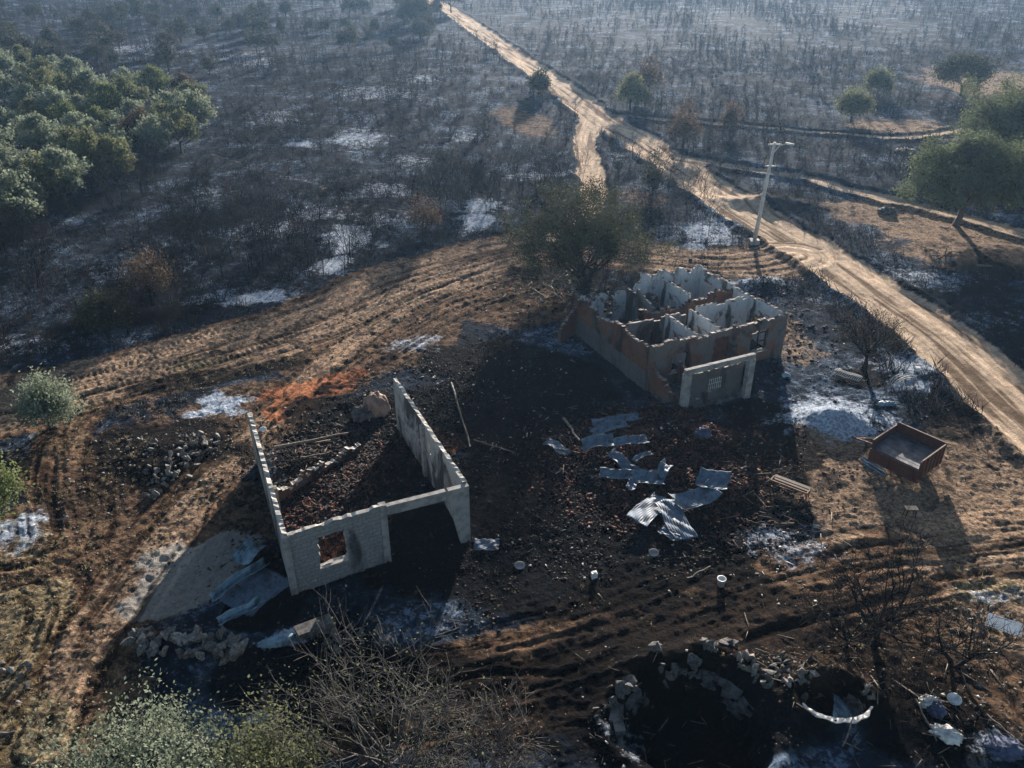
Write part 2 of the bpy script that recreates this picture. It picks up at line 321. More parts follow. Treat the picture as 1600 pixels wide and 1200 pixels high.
def wallmat(name, c1, c2, mortar, bw, bh, soot_lo, soot_hi, sootc=(.025, .024, .024), plaster=None, seed=0.0, rowoff=.5, msz=.018):
    """block or brick wall; local x runs along the wall, local z is up"""
    m, n, l, b = mat(name, .92, .15); k = N(m); co = k.coord()
    sp = n.new('ShaderNodeSeparateXYZ'); l.new(co, sp.inputs[0])
    cb = n.new('ShaderNodeCombineXYZ'); l.new(k.math('ADD', sp.outputs[0], sp.outputs[1]), cb.inputs[0]); l.new(sp.outputs[2], cb.inputs[1])
    br = n.new('ShaderNodeTexBrick'); l.new(cb.outputs[0], br.inputs['Vector'])
    br.inputs['Scale'].default_value = 1; br.inputs['Brick Width'].default_value = bw; br.inputs['Row Height'].default_value = bh
    br.inputs['Mortar Size'].default_value = msz; br.inputs['Mortar Smooth'].default_value = .3; br.offset = rowoff
    br.inputs['Color1'].default_value = (*c1, 1); br.inputs['Color2'].default_value = (*c2, 1); br.inputs['Mortar'].default_value = (*mortar, 1)
    c = br.outputs['Color']
    hb = k.math('MULTIPLY', br.outputs['Fac'], -1.0)
    if plaster:
        pc, plo, phi = plaster
        pm = k.ramp(k.noise(.8, 6, .65, co, .6), plo, phi)
        c = k.mix(pm, c, pc); hb = k.math('MULTIPLY', hb, k.math('SUBTRACT', 1.0, pm)); hb = k.math('ADD', hb, k.math('MULTIPLY', pm, .8))
    sm = k.ramp(k.noise(.55, 6, .62, k.xform(co, (1, 1, .55)), 1.0), soot_lo, soot_hi)
    st = k.ramp(k.noise(3.0, 5, .7, k.xform(co, (1.6, 1.6, .25))), .5, .72)
    c = k.mix(k.math('MULTIPLY', sm, .88), c, sootc); c = k.mix(k.math('MULTIPLY', st, .45), c, tuple(v * .45 for v in c1))
    c = k.mix(k.ramp(k.noise(14, 4, .7, co), .4, .75), c, k.mix(1.0, c, (.62, .6, .58), 'MULTIPLY'))
    l.new(c, b.inputs['Base Color'])
    nb = k.bump(hb, .55, .02); l.new(k.bump(k.noise(22, 5, .7, co), .35, .02, nb), b.inputs['Normal'])
    return m
M['block'] = wallmat('block', (.27, .272, .275), (.23, .232, .235), (.18, .18, .18), .42, .21, .52, .72)
M['block_in'] = wallmat('block_in', (.31, .31, .30), (.26, .26, .25), (.16, .155, .15), .42, .21, .46, .60, plaster=((.38, .38, .375), .42, .5))
M['concrete'] = simple('concrete', (.17, .168, .165), (.31, .30, .29), 2.2, bump=.4, lo=.35, hi=.6)
M['plaster_soot'] = wallmat('plaster_soot', (.14, .09, .07), (.12, .08, .06), (.1, .1, .09), .3, .2, .44, .60, plaster=((.20, .20, .20), .38, .44))
M['hbrick'] = wallmat('hbrick', (.20, .085, .052), (.14, .065, .045), (.10, .095, .09), .3, .2, .46, .66, plaster=((.13, .105, .095), .50, .62))
M['hblock'] = wallmat('hblock', (.12, .115, .115), (.095, .095, .095), (.12, .12, .12), .42, .21, .56, .78)
M['plaster'] = wallmat('plaster', (.22, .10, .065), (.17, .085, .06), (.14, .12, .11), .3, .2, .50, .64, plaster=((.15, .135, .13), .42, .48))
M['plaster_in'] = wallmat('plaster_in', (.24, .14, .11), (.2, .12, .09), (.15, .14, .13), .3, .2, .53, .68, plaster=((.50, .54, .57), .37, .42))
M['wall_top'] = simple('wall_top', (.24, .22, .20), (.50, .48, .44), 3.0, bump=.5)
M['brick_top'] = simple('brick_top', (.08, .055, .045), (.34, .30, .27), 2.4, bump=.6, lo=.42, hi=.6)
M['door_red'] = simple('door_red', (.05, .022, .018), (.11, .045, .035), 3, rough=.7, bump=.2)
M['dark_void'] = simple('dark_void', (.02, .018, .016), (.045, .035, .03), 3, bump=.4)

def groundmat():
    m, n, l, b = mat('ground_soil', 1.0, .02); k = N(m); co = k.coord()
    def attr(nm):
        a = n.new('ShaderNodeAttribute'); a.attribute_name = nm; s = n.new('ShaderNodeSeparateColor'); l.new(a.outputs['Color'], s.inputs[0])
        return s.outputs[0], s.outputs[1], s.outputs[2]
    road, soil, ash = attr('mask_a'); char, yard, red = attr('mask_b'); straw, streak, slab = attr('mask_c')
    n_f = k.noise(5.5, 6, .72, co); n_m = k.noise(1.3, 6, .68, co, .6); n_l = k.noise(.16, 5, .62, co, .5); n_x = k.noise(22, 4, .75, co)
    n_m2 = k.noise(.62, 6, .7, k.xform(co, (1, 1, 1), (0, 0, 1.1)), 1.2)
    def soft(mk, w=.5, lo=.36, hi=.64, ns=None):
        nz = k.math('MULTIPLY', k.math('SUBTRACT', k.math('ADD', n_m if ns is None else ns, k.math('MULTIPLY', n_f, .6)), .8), w * 2.2)
        nz = k.math('MULTIPLY', nz, k.math('MULTIPLY', k.math('GREATER_THAN', mk, .015), 1.0))
        return k.ramp(k.math('ADD', mk, nz), lo, hi)
    # burnt floor
    c = k.mix(k.ramp(n_m, .38, .62), (.006, .010, .018), (.020, .032, .052))
    c = k.mix(k.math('MULTIPLY', k.ramp(n_l, .45, .62), .7), c, (.040, .062, .095))
    c = k.mix(k.math('MULTIPLY', k.ramp(n_m2, .52, .66), .8), c, (.018, .018, .022))
    c = k.mix(k.math('MULTIPLY', k.ramp(k.math('MULTIPLY', k.math('ADD', n_m, n_f), k.math('ADD', n_l, .5)), 1.04, 1.30), .9), c, (.19, .26, .36))
    c = k.mix(k.ramp(n_x, .56, .68), c, (.010, .010, .012))
    # bare soil
    sc = k.mix(k.ramp(n_m, .40, .62), (.040, .027, .020), (.175, .110, .070))
    sc = k.mix(k.ramp(n_m2, .52, .66), sc, (.026, .020, .018))
    sc = k.mix(k.math('MULTIPLY', k.ramp(n_f, .52, .68), .8), sc, (.31, .215, .145))
    sc = k.mix(k.ramp(n_x, .60, .72), sc, (.035, .028, .024))
    c = k.mix(soft(soil, .6), c, sc)
    yc = k.mix(k.ramp(n_f, .4, .62), (.14, .092, .062), (.37, .27, .19)); yc = k.mix(k.ramp(n_m2, .5, .62), yc, (.055, .042, .034))
    c = k.mix(soft(yard, .5), c, yc)
    rc = k.mix(k.ramp(n_f, .4, .62), (.18, .065, .034), (.46, .19, .09))
    c = k.mix(k.math('MULTIPLY', soft(red, .5), .85), c, rc)
    tc = k.mix(k.ramp(n_f, .4, .62), (.09, .075, .045), (.36, .29, .18))
    c = k.mix(k.math('MULTIPLY', soft(straw, .6, .45, .7), .85), c, tc)
    cc = k.mix(k.ramp(n_f, .45, .68), (.003, .0035, .0045), (.012, .012, .0135)); cc = k.mix(k.ramp(k.math('ADD', n_m2, k.math('MULTIPLY', n_f, .5)), .88, 1.02), cc, (.030, .024, .022))  # char black set deeper to carry tree and house shade as colour
    c = k.mix(k.math('MULTIPLY', soft(char, .5, .28, .56), .95), c, cc)
    ac = k.mix(k.ramp(n_f, .36, .66), (.20, .245, .31), (.58, .66, .78))
    c = k.mix(soft(ash, .8, .2, .8), c, ac)
    c = k.mix(k.math('MULTIPLY', soft(slab, .38, .3, .72), .88), c, k.mix(k.ramp(n_f, .3, .7), (.20, .19, .175), (.31, .295, .27)))
    rd = k.mix(k.ramp(n_m, .35, .65), (.38, .28, .195), (.60, .47, .35)); rd = k.mix(k.math('MULTIPLY', k.ramp(n_f, .5, .7), .55), rd, (.24, .19, .14))
    c = k.mix(k.math('MULTIPLY', soft(slab, .38, .3, .72), .88), c, k.mix(k.ramp(n_f, .3, .7), (.20, .19, .175), (.31, .295, .27)))
    rd = k.mix(k.math('MULTIPLY', k.ramp(n_m2, .54, .7), .5), rd, (.18, .14, .105))
    c = k.mix(soft(road, .28), c, rd)
    dirt = k.math('MAXIMUM', k.math('MAXIMUM', road, soil), yard)
    c = k.mix(k.math('MULTIPLY', dirt, k.ramp(streak, .44, .22)), c, k.mix(1.0, c, (.36, .33, .31), 'MULTIPLY'))
    c = k.mix(k.math('MULTIPLY', dirt, k.ramp(streak, .58, .85)), c, k.mix(1.0, c, (1.5, 1.45, 1.4), 'MULTIPLY'))
    l.new(c, b.inputs['Base Color'])
    h = k.math('ADD', k.math('MULTIPLY', n_f, .7), k.math('MULTIPLY', n_x, .35)); h = k.math('ADD', h, k.math('MULTIPLY', k.vor(7, co), .25))
    l.new(k.bump(h, .9, .22), b.inputs['Normal'])
    return m
M['ground'] = groundmat()

# ------------------------------------------------------------------ object helpers
WM = {}
def link(o, parent=None, world=None):
    """link o; world is its wanted world matrix"""
    col.objects.link(o); world = world if world is not None else Matrix()
    WM[o.name] = world
    if parent is not None:
        o.parent = parent; o.matrix_basis = WM[parent.name].inverted() @ world
    else: o.matrix_basis = world
    return o
def tag(o, label=None, cat=None, group=None, kind=None):
    if label: o['label'] = label
    if cat: o['category'] = cat
    if group: o['group'] = group
    if kind: o['kind'] = kind
    return o
def empty(name, loc, label, cat, group=None, rz=0):
    o = bpy.data.objects.new(name, None); o.empty_display_size = .3
    link(o, None, Matrix.Translation(loc) @ Matrix.Rotation(rz, 4, 'Z')); return tag(o, label, cat, group)
def npmesh(name, V, Fq, material, smooth=False):
    """V (n,3); Fq list of (m,k) index arrays"""
    me = bpy.data.meshes.new(name)
    me.vertices.add(len(V)); me.vertices.foreach_set('co', np.asarray(V, np.float32).ravel())
    idx = np.concatenate([f.ravel() for f in Fq]); tot = np.concatenate([np.full(len(f), f.shape[1]) for f in Fq])
    st = np.concatenate([[0], np.cumsum(tot)[:-1]])
    me.loops.add(len(idx)); me.loops.foreach_set('vertex_index', idx.astype(np.int32))
    me.polygons.add(len(tot)); me.polygons.foreach_set('loop_start', st.astype(np.int32)); me.polygons.foreach_set('loop_total', tot.astype(np.int32))
    if smooth: me.polygons.foreach_set('use_smooth', np.ones(len(tot), bool))
    me.update(calc_edges=True); me.validate(); me.materials.append(material); return me

BOXF = [(0, 1, 2, 3), (7, 6, 5, 4), (0, 4, 5, 1), (1, 5, 6, 2), (2, 6, 7, 3), (3, 7, 4, 0)]
class MB:
    def __init__(s): s.v = []; s.f = []
    def add(s, vs, fs):
        k = len(s.v); s.v += [tuple(v) for v in vs]; s.f += [tuple(i + k for i in f) for f in fs]
    def box(s, c, d, rot=None, jit=0):
        R = rot or Matrix(); vs = []
        for z in (-1, 1):
            for x, y in ((-1, -1), (-1, 1), (1, 1), (1, -1)):
                p = R @ Vector((x * d[0] / 2, y * d[1] / 2, z * d[2] / 2)) + Vector(c)
                if jit: p += Vector([rnd.uniform(-jit, jit) for _ in range(3)])
                vs.append(p)
        s.add(vs, BOXF)
    def bar(s, a, b, w, h=None):
        a = Vector(a); b = Vector(b); d = b - a; q = d.to_track_quat('X', 'Z').to_matrix().to_4x4()
        s.box((a + b) / 2, (d.length, w, h or w), q)
    def tube(s, pts, rad, n=6, cap=True):
        pts = [Vector(p) for p in pts]; k = len(s.v); up = None
        for i, p in enumerate(pts):
            d = (pts[min(i + 1, len(pts) - 1)] - pts[max(i - 1, 0)]).normalized()
            u = d.orthogonal().normalized() if up is None else (up - d * up.dot(d)).normalized()
            up = u; w = d.cross(u); r = rad[i] if isinstance(rad, (list, tuple)) else rad
            for j in range(n):
                a = 2 * math.pi * j / n; s.v.append(tuple(p + (u * math.cos(a) + w * math.sin(a)) * r))
        for i in range(len(pts) - 1):
            for j in range(n):
                a = k + i * n + j; b = k + i * n + (j + 1) % n; s.f.append((a, b, b + n, a + n))
        if cap:
            s.f.append(tuple(k + j for j in reversed(range(n)))); s.f.append(tuple(k + (len(pts) - 1) * n + j for j in range(n)))
    def mesh(s, name, material, smooth=False):
        me = bpy.data.meshes.new(name); me.from_pydata(s.v, [], s.f); me.update(); me.materials.append(material)
        if smooth:
            for p in me.polygons: p.use_smooth = True
        return me
    def build(s, name, material, parent=None, world=None, smooth=False, wspace=False):
        """vertices are in the frame of the parent (or of `world`)"""
        o = bpy.data.objects.new(name, s.mesh(name, material, smooth))
        w = world if world is not None else (WM[parent.name] if parent is not None else Matrix())
        return link(o, parent, w)
def put(name, me, loc, rot=None, sc=1.0, parent=None):
    o = bpy.data.objects.new(name, me)
    R = rot.to_matrix().to_4x4() if rot is not None else Matrix()
    s = sc if isinstance(sc, (tuple, list)) else (sc, sc, sc)
    return link(o, parent, Matrix.Translation(loc) @ R @ Matrix.Diagonal((*s, 1)))

# ------------------------------------------------------------------ ground sheet
def build_ground():
    ys = [-60, -30, -10, 2, 8, 12]
    y = 14.0
    while y < 360: ys.append(y); y += max(.055, y * .0027)
    while y < 1500: ys.append(y); y *= 1.06
    ys = np.array(ys)
    u = np.concatenate([-np.geomspace(9, 1.22, 26), np.linspace(-1.2, 1.2, 980), np.geomspace(1.22, 9, 26)])
    U, Y = np.meshgrid(u, ys); W = .6154 * (.87 * np.maximum(Y, 10) + 12.8); X = U * W
    x = X.ravel(); yy = Y.ravel(); L = layers(x, yy); z = height(x, yy, L)
    nr_, nc = X.shape
    i = np.arange(nr_ * nc).reshape(nr_, nc)
    Q = np.stack([i[:-1, :-1], i[:-1, 1:], i[1:, 1:], i[1:, :-1]], -1).reshape(-1, 4)
    me = npmesh('ground', np.stack([x, yy, z], 1), [Q], M['ground'], True)
    for nm, ks in (('mask_a', ('road', 'soil', 'ash')), ('mask_b', ('char', 'yard', 'red')), ('mask_c', ('straw', 'streak', 'slab'))):
        a = me.attributes.new(nm, 'FLOAT_COLOR', 'POINT')
        d = np.ones((len(x), 4), np.float32)
        for j, q in enumerate(ks): d[:, j] = L[q]
        a.data.foreach_set('color', d.ravel())
    o = bpy.data.objects.new('ground', me); link(o); tag(o, kind='structure')
    return o
build_ground()

# ------------------------------------------------------------------ crumbling walls
def wall(name, p0, p1, z0, h, thick, material, parent, opens=(), rough=.12, holes=0, prof=None, cell=.2, seed=0, top=True):
    """masonry wall from p0 to p1 (world xy) on a cell grid: ragged top, real openings (x0,x1,z0,z1)"""
    r = random.Random(seed + int(abs(p0[0] * 31 + p1[1] * 17)))
    d = Vector((p1[0] - p0[0], p1[1] - p0[1])); Ln = d.length; ang = math.atan2(d.y, d.x)
    nx = max(1, round(Ln / cell)); cx = Ln / nx; nz = max(1, round((h + .6) / cell)); cz = cell
    nn = (lambda t: prof(t)) if prof else (lambda t: 0)
    tops = []; cur = 0
    for i in range(nx):
        if r.random() < .35: cur = r.choice((0, 0, 0, -1, -1, 1)) if rough > .05 else 0
        tops.append(h + nn((i + .5) / nx) + cur * cell * (rough / .12) * .5)
    full = np.zeros((nx, nz), bool)
    for i in range(nx):
        for j in range(nz):
            xm = (i + .5) * cx; zm = (j + .5) * cz
            ok = zm <= tops[i] + .01
            for (a, b, c, e) in opens:
                if a < xm < b and c < zm < e: ok = False
            full[i, j] = ok
    if not full.any(): return None
    vid = {}; V = []; F_ = []
    def vert(i, j, s):
        if (i, j, s) not in vid:
            zt = j * cz
            jt = .012 + (.05 if (j > 1 and not all(0 <= a < nx and 0 <= b < nz and full[a, b] for a in (i - 1, i) for b in (j - 1, j))) else 0)
            e = 0 if i in (0, nx) else 1
            vid[(i, j, s)] = len(V); V.append((i * cx + e * r.uniform(-jt, jt), s * thick / 2 + r.uniform(-.006, .006), zt + (r.uniform(-jt, jt) if j > 0 else 0)))
        return vid[(i, j, s)]
    topfaces = []
    for i in range(nx):
        for j in range(nz):
            if not full[i, j]: continue
            F_.append((vert(i, j, -1), vert(i + 1, j, -1), vert(i + 1, j + 1, -1), vert(i, j + 1, -1)))
            F_.append((vert(i, j, 1), vert(i, j + 1, 1), vert(i + 1, j + 1, 1), vert(i + 1, j, 1)))
            if i == 0 or not full[i - 1, j]: F_.append((vert(i, j, -1), vert(i, j + 1, -1), vert(i, j + 1, 1), vert(i, j, 1)))
            if i == nx - 1 or not full[i + 1, j]: F_.append((vert(i + 1, j, -1), vert(i + 1, j, 1), vert(i + 1, j + 1, 1), vert(i + 1, j + 1, -1)))
            if j == nz - 1 or not full[i, j + 1]: topfaces.append(len(F_)); F_.append((vert(i, j + 1, -1), vert(i + 1, j + 1, -1), vert(i + 1, j + 1, 1), vert(i, j + 1, 1)))
            if j == 0 or not full[i, j - 1]: F_.append((vert(i, j, -1), vert(i, j, 1), vert(i + 1, j, 1), vert(i + 1, j, -1)))
    me = bpy.data.meshes.new(name); me.from_pydata(V, [], F_); me.update(); me.materials.append(material); me.materials.append(M['brick_top'] if parent.name.startswith('burnt') else M['wall_top'])
    if top:
        for t in topfaces: me.polygons[t].material_index = 1
    o = bpy.data.objects.new(name, me)
    return link(o, parent, Matrix.Translation((p0[0], p0[1], z0)) @ Matrix.Rotation(ang, 4, 'Z'))
def lerp(a, b, t): return (a[0] + (b[0] - a[0]) * t, a[1] + (b[1] - a[1]) * t)

# ------------------------------------------------------------------ roofless shed
ZS = -.35
sA, sB, sM, sC, sD = G(390, 645, 3.2), G(445, 838, 3.2), G(597, 790, 3.2), G(728, 757, 3.2), G(617, 592, 3.2)
shed = empty('roofless_shed', (sB[0], sB[1], ZS), 'roofless burnt shed of pale concrete blocks with one window and a wide doorway', 'shed')
HS = 3.2 - ZS
wall('side_wall', sB, sA, ZS, HS, .2, M['block_in'], shed, rough=.04)['label'] = 'thin left wall running past the collapsed back wall'
fw = wall('front_wall', lerp(sB, sM, .02), sM, ZS, HS, .2, M['block'], shed, opens=[(1.19, 2.35, 1.4, 3.05)], rough=.03)
wall('side_wall', lerp(sC, sD, .015), sD, ZS, HS, .2, M['block_in'], shed, rough=.05, opens=[(4.6, 5.0, 2.3, 3.0)])['label'] = 'long right wall with a sooty lower half'
def colm(name, p, sz, z0, z1, m, parent, rz=.44):
    b = MB(); b.box((p[0], p[1], (z0 + z1) / 2), (sz[0], sz[1], z1 - z0), Matrix.Rotation(rz, 4, 'Z'), .008)
    w = Matrix.Translation((p[0], p[1], z0)); b.v = [tuple(Vector(v) - Vector((p[0], p[1], z0))) for v in b.v]
    return b.build(name, m, parent, w)
colm('pillar', sM, (.32, .3, 0), ZS, 3.28, M['concrete'], shed)
colm('pillar', sB, (.3, .32, 0), ZS, 3.24, M['concrete'], shed)
colm('pillar', lerp(sA, sB, .02), (.26, .34, 0), ZS, 3.23, M['concrete'], shed)
# wide front-right pier that narrows to its foot
ang = math.atan2(sC[1] - sM[1], sC[0] - sM[0]); b = MB()
for y0, y1 in ((-.13, .13),):
    prof = [(0, 0), (-.42, 0), (-1.0, HS - .62), (-1.0, HS - .02), (0, HS - .02)]
    vs = [(x, y0, z) for x, z in prof] + [(x, y1, z) for x, z in prof]; n5 = 5
    b.add(vs, [(0, 4, 3, 2, 1), (5, 6, 7, 8, 9)] + [(i, i + 5 if False else (i + 1) % 5, (i + 1) % 5 + 5, i + 5) for i in range(5)])
b.v = [(v[0] + .1, v[1], v[2]) for v in b.v]
b.build('pier', M['concrete'], shed, Matrix.Translation((sC[0], sC[1], ZS)) @ Matrix.Rotation(ang, 4, 'Z'))
# lintel beam from the middle pillar to the pier
b = MB(); a0 = lerp(sM, sC, .045); a1 = lerp(sM, sC, .745); Lb = math.dist(a0, a1); nb = 10
for i in range(nb):
    x0 = Lb * i / nb; x1 = Lb * (i + 1) / nb
    b.box(((x0 + x1) / 2, 0, HS - .27), (x1 - x0 - .003, .24, .5), None, .006)
b.build('lintel_beam', M['concrete'], shed, Matrix.Translation((a0[0], a0[1], ZS)) @ Matrix.Rotation(ang, 4, 'Z'))
# window sill
b = MB(); b.box((1.78, -.07, 1.37), (1.3, .3, .07), None, .004); 
sill = b.build('sill', M['wall_top'], fw, WM[fw.name])
for tt in (.36, .75):
    pp = lerp(sB, sA, tt); dx = Vector((sC[0] - sM[0], sC[1] - sM[1])).normalized() * .19
    colm('pilaster', (pp[0] + dx.x, pp[1] + dx.y), (.16, .3), ZS, 3.05 if tt < .5 else 2.6, M['wood_grey'], shed)
for tt in (.52,):
    pp = lerp(sC, sD, tt); colm('pilaster', (pp[0] - dx.x, pp[1] - dx.y), (.16, .34), ZS, 3.15, M['concrete'], shed)
bl = G(428, 712, .9); brp = G(560, 682, .9)
wall('back_wall', (sB[0] + (sA[0] - sB[0]) * .62 + .15, sB[1] + (sA[1] - sB[1]) * .62 + .1), brp, ZS, .95, .3, M['hbrick'], shed, rough=.35, prof=lambda t: .2 - .5 * t + .12 * math.sin(23 * t), cell=.11)

# ------------------------------------------------------------------ burnt house
ZH = -.15
hO = Vector(G(1016, 542, 3)); hU = Vector((9.68, 4.64)).normalized(); hV = Vector((-hU.y, hU.x)); WH, DH = 10.72, 9.2
def hp(u, v): q = hO + hU * u + hV * v; return (q.x, q.y)
house = empty('burnt_house', (hO.x, hO.y, ZH), 'roofless burnt brick and plaster house with open rooms and a porch beam', 'house')
HH = 3.0 - ZH
hang = math.atan2(hU.y, hU.x)
# left wall: brick above, thicker plain grey blocks below
lw = wall('side_wall', hp(-.0, .12), hp(0, DH), ZH, HH, .24, M['hbrick'], house, rough=.2, prof=lambda t: -.45 * math.exp(-((t - .62) / .12) ** 2) - .3 * math.exp(-((t - .93) / .05) ** 2), seed=3, cell=.13); lw['label'] = 'long left wall, red brick above grey blocks'
wall('plinth', hp(-.10, 0), hp(-.10, DH), ZH, 1.5, .12, M['hblock'], house, rough=.02, prof=lambda t: -.2 + .35 * t, top=False)
fh = wall('front_wall', hp(0, 0), hp(WH, 0), ZH, HH, .24, M['plaster'], house, rough=.12, cell=.15, prof=lambda t: -.28 * math.exp(-((t - .37) / .05) ** 2), opens=[(1.6, 2.85, 1.0, 2.2), (4.9, 6.0, .1, 2.75), (7.9, 9.2, 1.0, 2.6)], seed=5)
wall('side_wall', hp(WH, .12), hp(WH, DH), ZH, HH, .24, M['plaster_in'], house, rough=.2, opens=[(2.0, 3.0, .9, 2.1)], seed=6, cell=.14)
wall('back_wall', hp(0, DH), hp(WH, DH), ZH, HH, .24, M['plaster_in'], house, rough=.10, opens=[(2.2, 3.1, 1.0, 2.2), (8.2, 9.2, 1.0, 2.2)], prof=lambda t: (.35 if t > .5 else -.25) * math.sin(math.pi * t) + (-.5 if t < .45 else 0) + .2 * math.sin(40 * t), seed=7, cell=.13)
wall('partition', hp(.14, 3.6), hp(5.3, 3.6), ZH, HH - .1, .16, M['plaster_soot'], house, rough=.24, prof=lambda t: -.5 * max(0, .35 - t) * 2, opens=[(2.3, 3.1, 0, 2.1)], seed=8)
wall('partition', hp(6.1, 3.6), hp(WH - .13, 3.6), ZH, HH - .05, .16, M['plaster_in'], house, rough=.12, seed=9)
wall('partition', hp(3.6, .13), hp(3.6, 3.5), ZH, HH - .05, .16, M['plaster_in'], house, rough=.2, seed=10)
wall('partition', hp(5.5, .13), hp(5.5, 3.5), ZH, HH - .05, .16, M['plaster_in'], house, rough=.12, opens=[(2.2, 3.0, 0, 2.1)], seed=11)
wall('partition', hp(.14, 5.4), hp(WH - .13, 5.4), ZH, HH - .35, .22, M['hbrick'], house, rough=.3, prof=lambda t: .3 * math.sin(9 * t) + .12 * math.sin(31 * t) - .1 - (.9 if t < .25 else 0), opens=[(3.0, 3.9, 0, 2.0), (8.1, 8.9, 0, 2.0)], seed=12, cell=.11)
wall('partition', hp(7.0, 5.52), hp(7.0, DH - .13), ZH, HH, .16, M['plaster_in'], house, rough=.14, opens=[(1.4, 2.2, 0, 2.1)], seed=13)
wall('partition', hp(4.2, 5.52), hp(4.2, DH - .13), ZH, HH - .15, .16, M['plaster_soot'], house, rough=.3, prof=lambda t: -1.0 * max(0, .5 - t),  seed=14)
# door leaf, window frame
HM = Matrix.Translation((*hp(0, 0), ZH)) @ Matrix.Rotation(hang, 4, 'Z')
b = MB(); b.box((5.45, .02, 1.42), (1.06, .05, 2.6)); dr = b.build('door', M['door_red'], house, HM)
b = MB(); b.box((5.85, -.03, 1.15), (.04, .05, .14)); b.build('handle', M['steel'], dr, HM)
b = MB()
for x in (7.93, 8.55, 9.17): b.box((x, .03, 1.65), (.07, .08, 1.3))
for z in (1.02, 1.65, 2.28): b.box((8.55, .035, z), (1.16, .06, .07))
wf = b.build('window_frame', M['wood_char'], house, HM)
b = MB(); b.box((8.55, -.12, .97), (1.5, .22, .06)); b.build('sill', M['concrete'], wf, HM)
b = MB(); b.box((2.22, -.12, .97), (1.4, .22, .06)); b.build('sill', M['concrete'], fh, HM)
# porch beam and posts
pa = Vector(G(1071, 578, 3)); pb = Vector(G(1180, 552, 3)); pl = (pb - pa).length; pang = math.atan2((pb - pa).y, (pb - pa).x)
PM = Matrix.Translation((pa.x, pa.y, ZH)) @ Matrix.Rotation(pang, 4, 'Z')
b = MB()
for i in range(12): b.box((pl * (i + .5) / 12, .02, HH - .17), (pl / 12 - .004, .24, .34), None, .01)
b.build('porch_beam', M['concrete'], house, PM)
for x in (.2, pl - .2):
    b = MB(); b.box((x, .02, (HH - .35) / 2), (.44, .34, HH - .35), None, .012); b.build('porch_post', M['concrete'], house, PM)
b = MB(); b.box((pl / 2, 1.75, .12), (pl + .5, 3.3, .42), None, .02); b.build('porch_floor', M['rock_soot'], house, PM)
# ruined annexe left of the porch
an = [hp(.3, -2.6), hp(2.3, -2.6)]
wall('annexe_wall', hp(.15, -.2), hp(.15, -3.0), ZH, 2.2, .25, M['hbrick'], house, rough=.25, prof=lambda t: -1.2 * t - .3 * abs(math.sin(7 * t)), seed=21, cell=.1)
wall('annexe_wall', hp(.3, -3.0), hp(2.0, -3.0), ZH, .9, .25, M['hblock'], house, rough=.3, prof=lambda t: .3 * math.sin(5 * t), seed=22, cell=.12)
wall('annexe_wall', hp(2.2, -.2), hp(2.1, -3.2), ZH, 2.0, .22, M['hbrick'], house, rough=.3, prof=lambda t: -.9 * t ** .5, seed=23, cell=.11)
wall('annexe_wall', hp(-.1, DH - .3), hp(-1.9, DH - 1.2), ZH, 2.3, .24, M['hbrick'], house, rough=.2, prof=lambda t: -1.0 * t, seed=24, cell=.1)
# block wall under the porch beam with its iron window grille
pw0 = PM @ Vector((.38, .5, 0)); pw1 = PM @ Vector((pl - .36, .5, 0)); gx0, gx1 = .44 * pl, .64 * pl
wall('porch_wall', (pw0.x, pw0.y), (pw1.x, pw1.y), ZH, HH - .7, .14, M['hblock'], house, rough=.05, opens=[(gx0 - .38, gx1 - .38, .95, 1.85)], cell=.15, seed=31)
b = MB()
for i in range(7): x = gx0 + (gx1 - gx0) * (i + .5) / 7; b.bar((x, .5, .93), (x, .5, 1.87), .025)
for z in (1.1, 1.4, 1.7): b.bar((gx0 - .02, .5, z), (gx1 + .02, .5, z), .022)
b.build('window_grille', M['pole'], house, PM)
# ------------------------------------------------------------------ trailer
ta = Vector(G(1361, 702, 1.0)); tb = Vector(G(1431, 735, 1.0)); tL = (tb - ta).length * 1.08; tang = math.atan2((tb - ta).y, (tb - ta).x)
zt = max(H(*ta), H(*tb)) + .12; TM = Matrix.Translation((ta.x, ta.y, zt)) @ Matrix.Rotation(tang, 4, 'Z'); TW = 2.5
def rust():
    m, n, l, bb = mat('trailer_paint', .55, .4); k = N(m); co = k.coord()
    f = k.ramp(k.noise(2.2, 6, .7, co, .8), .42, .62); c = k.mix(f, (.07, .022, .018), (.10, .045, .03)); c = k.mix(k.ramp(k.noise(7, 5, .7, co), .55, .68), c, (.035, .025, .022))
    l.new(c, bb.inputs['Base Color']); l.new(k.bump(k.noise(14, 4, .6, co), .25, .02), bb.inputs['Normal']); return m
M['trailer'] = rust()
M['bed'] = simple('bed', (.045, .048, .065), (.15, .15, .16), 1.8, rough=.5, metal=.4, bump=.2)
M['board_in'] = simple('board_in', (.035, .035, .045), (.08, .075, .09), 1.8, rough=.5, metal=.2, bump=.2)
trl = empty('farm_trailer', TM.translation, 'rust red farm trailer with an empty bed and one side board gone', 'trailer', None, tang); WM[trl.name] = TM
b = MB(); b.box((tL / 2, TW / 2, .98), (tL, TW, .06))
for i in range(5): b.box((tL / 2, .3 + i * .48, 1.012), (tL - .05, .03, .012))
b.build('bed', M['bed'], trl)
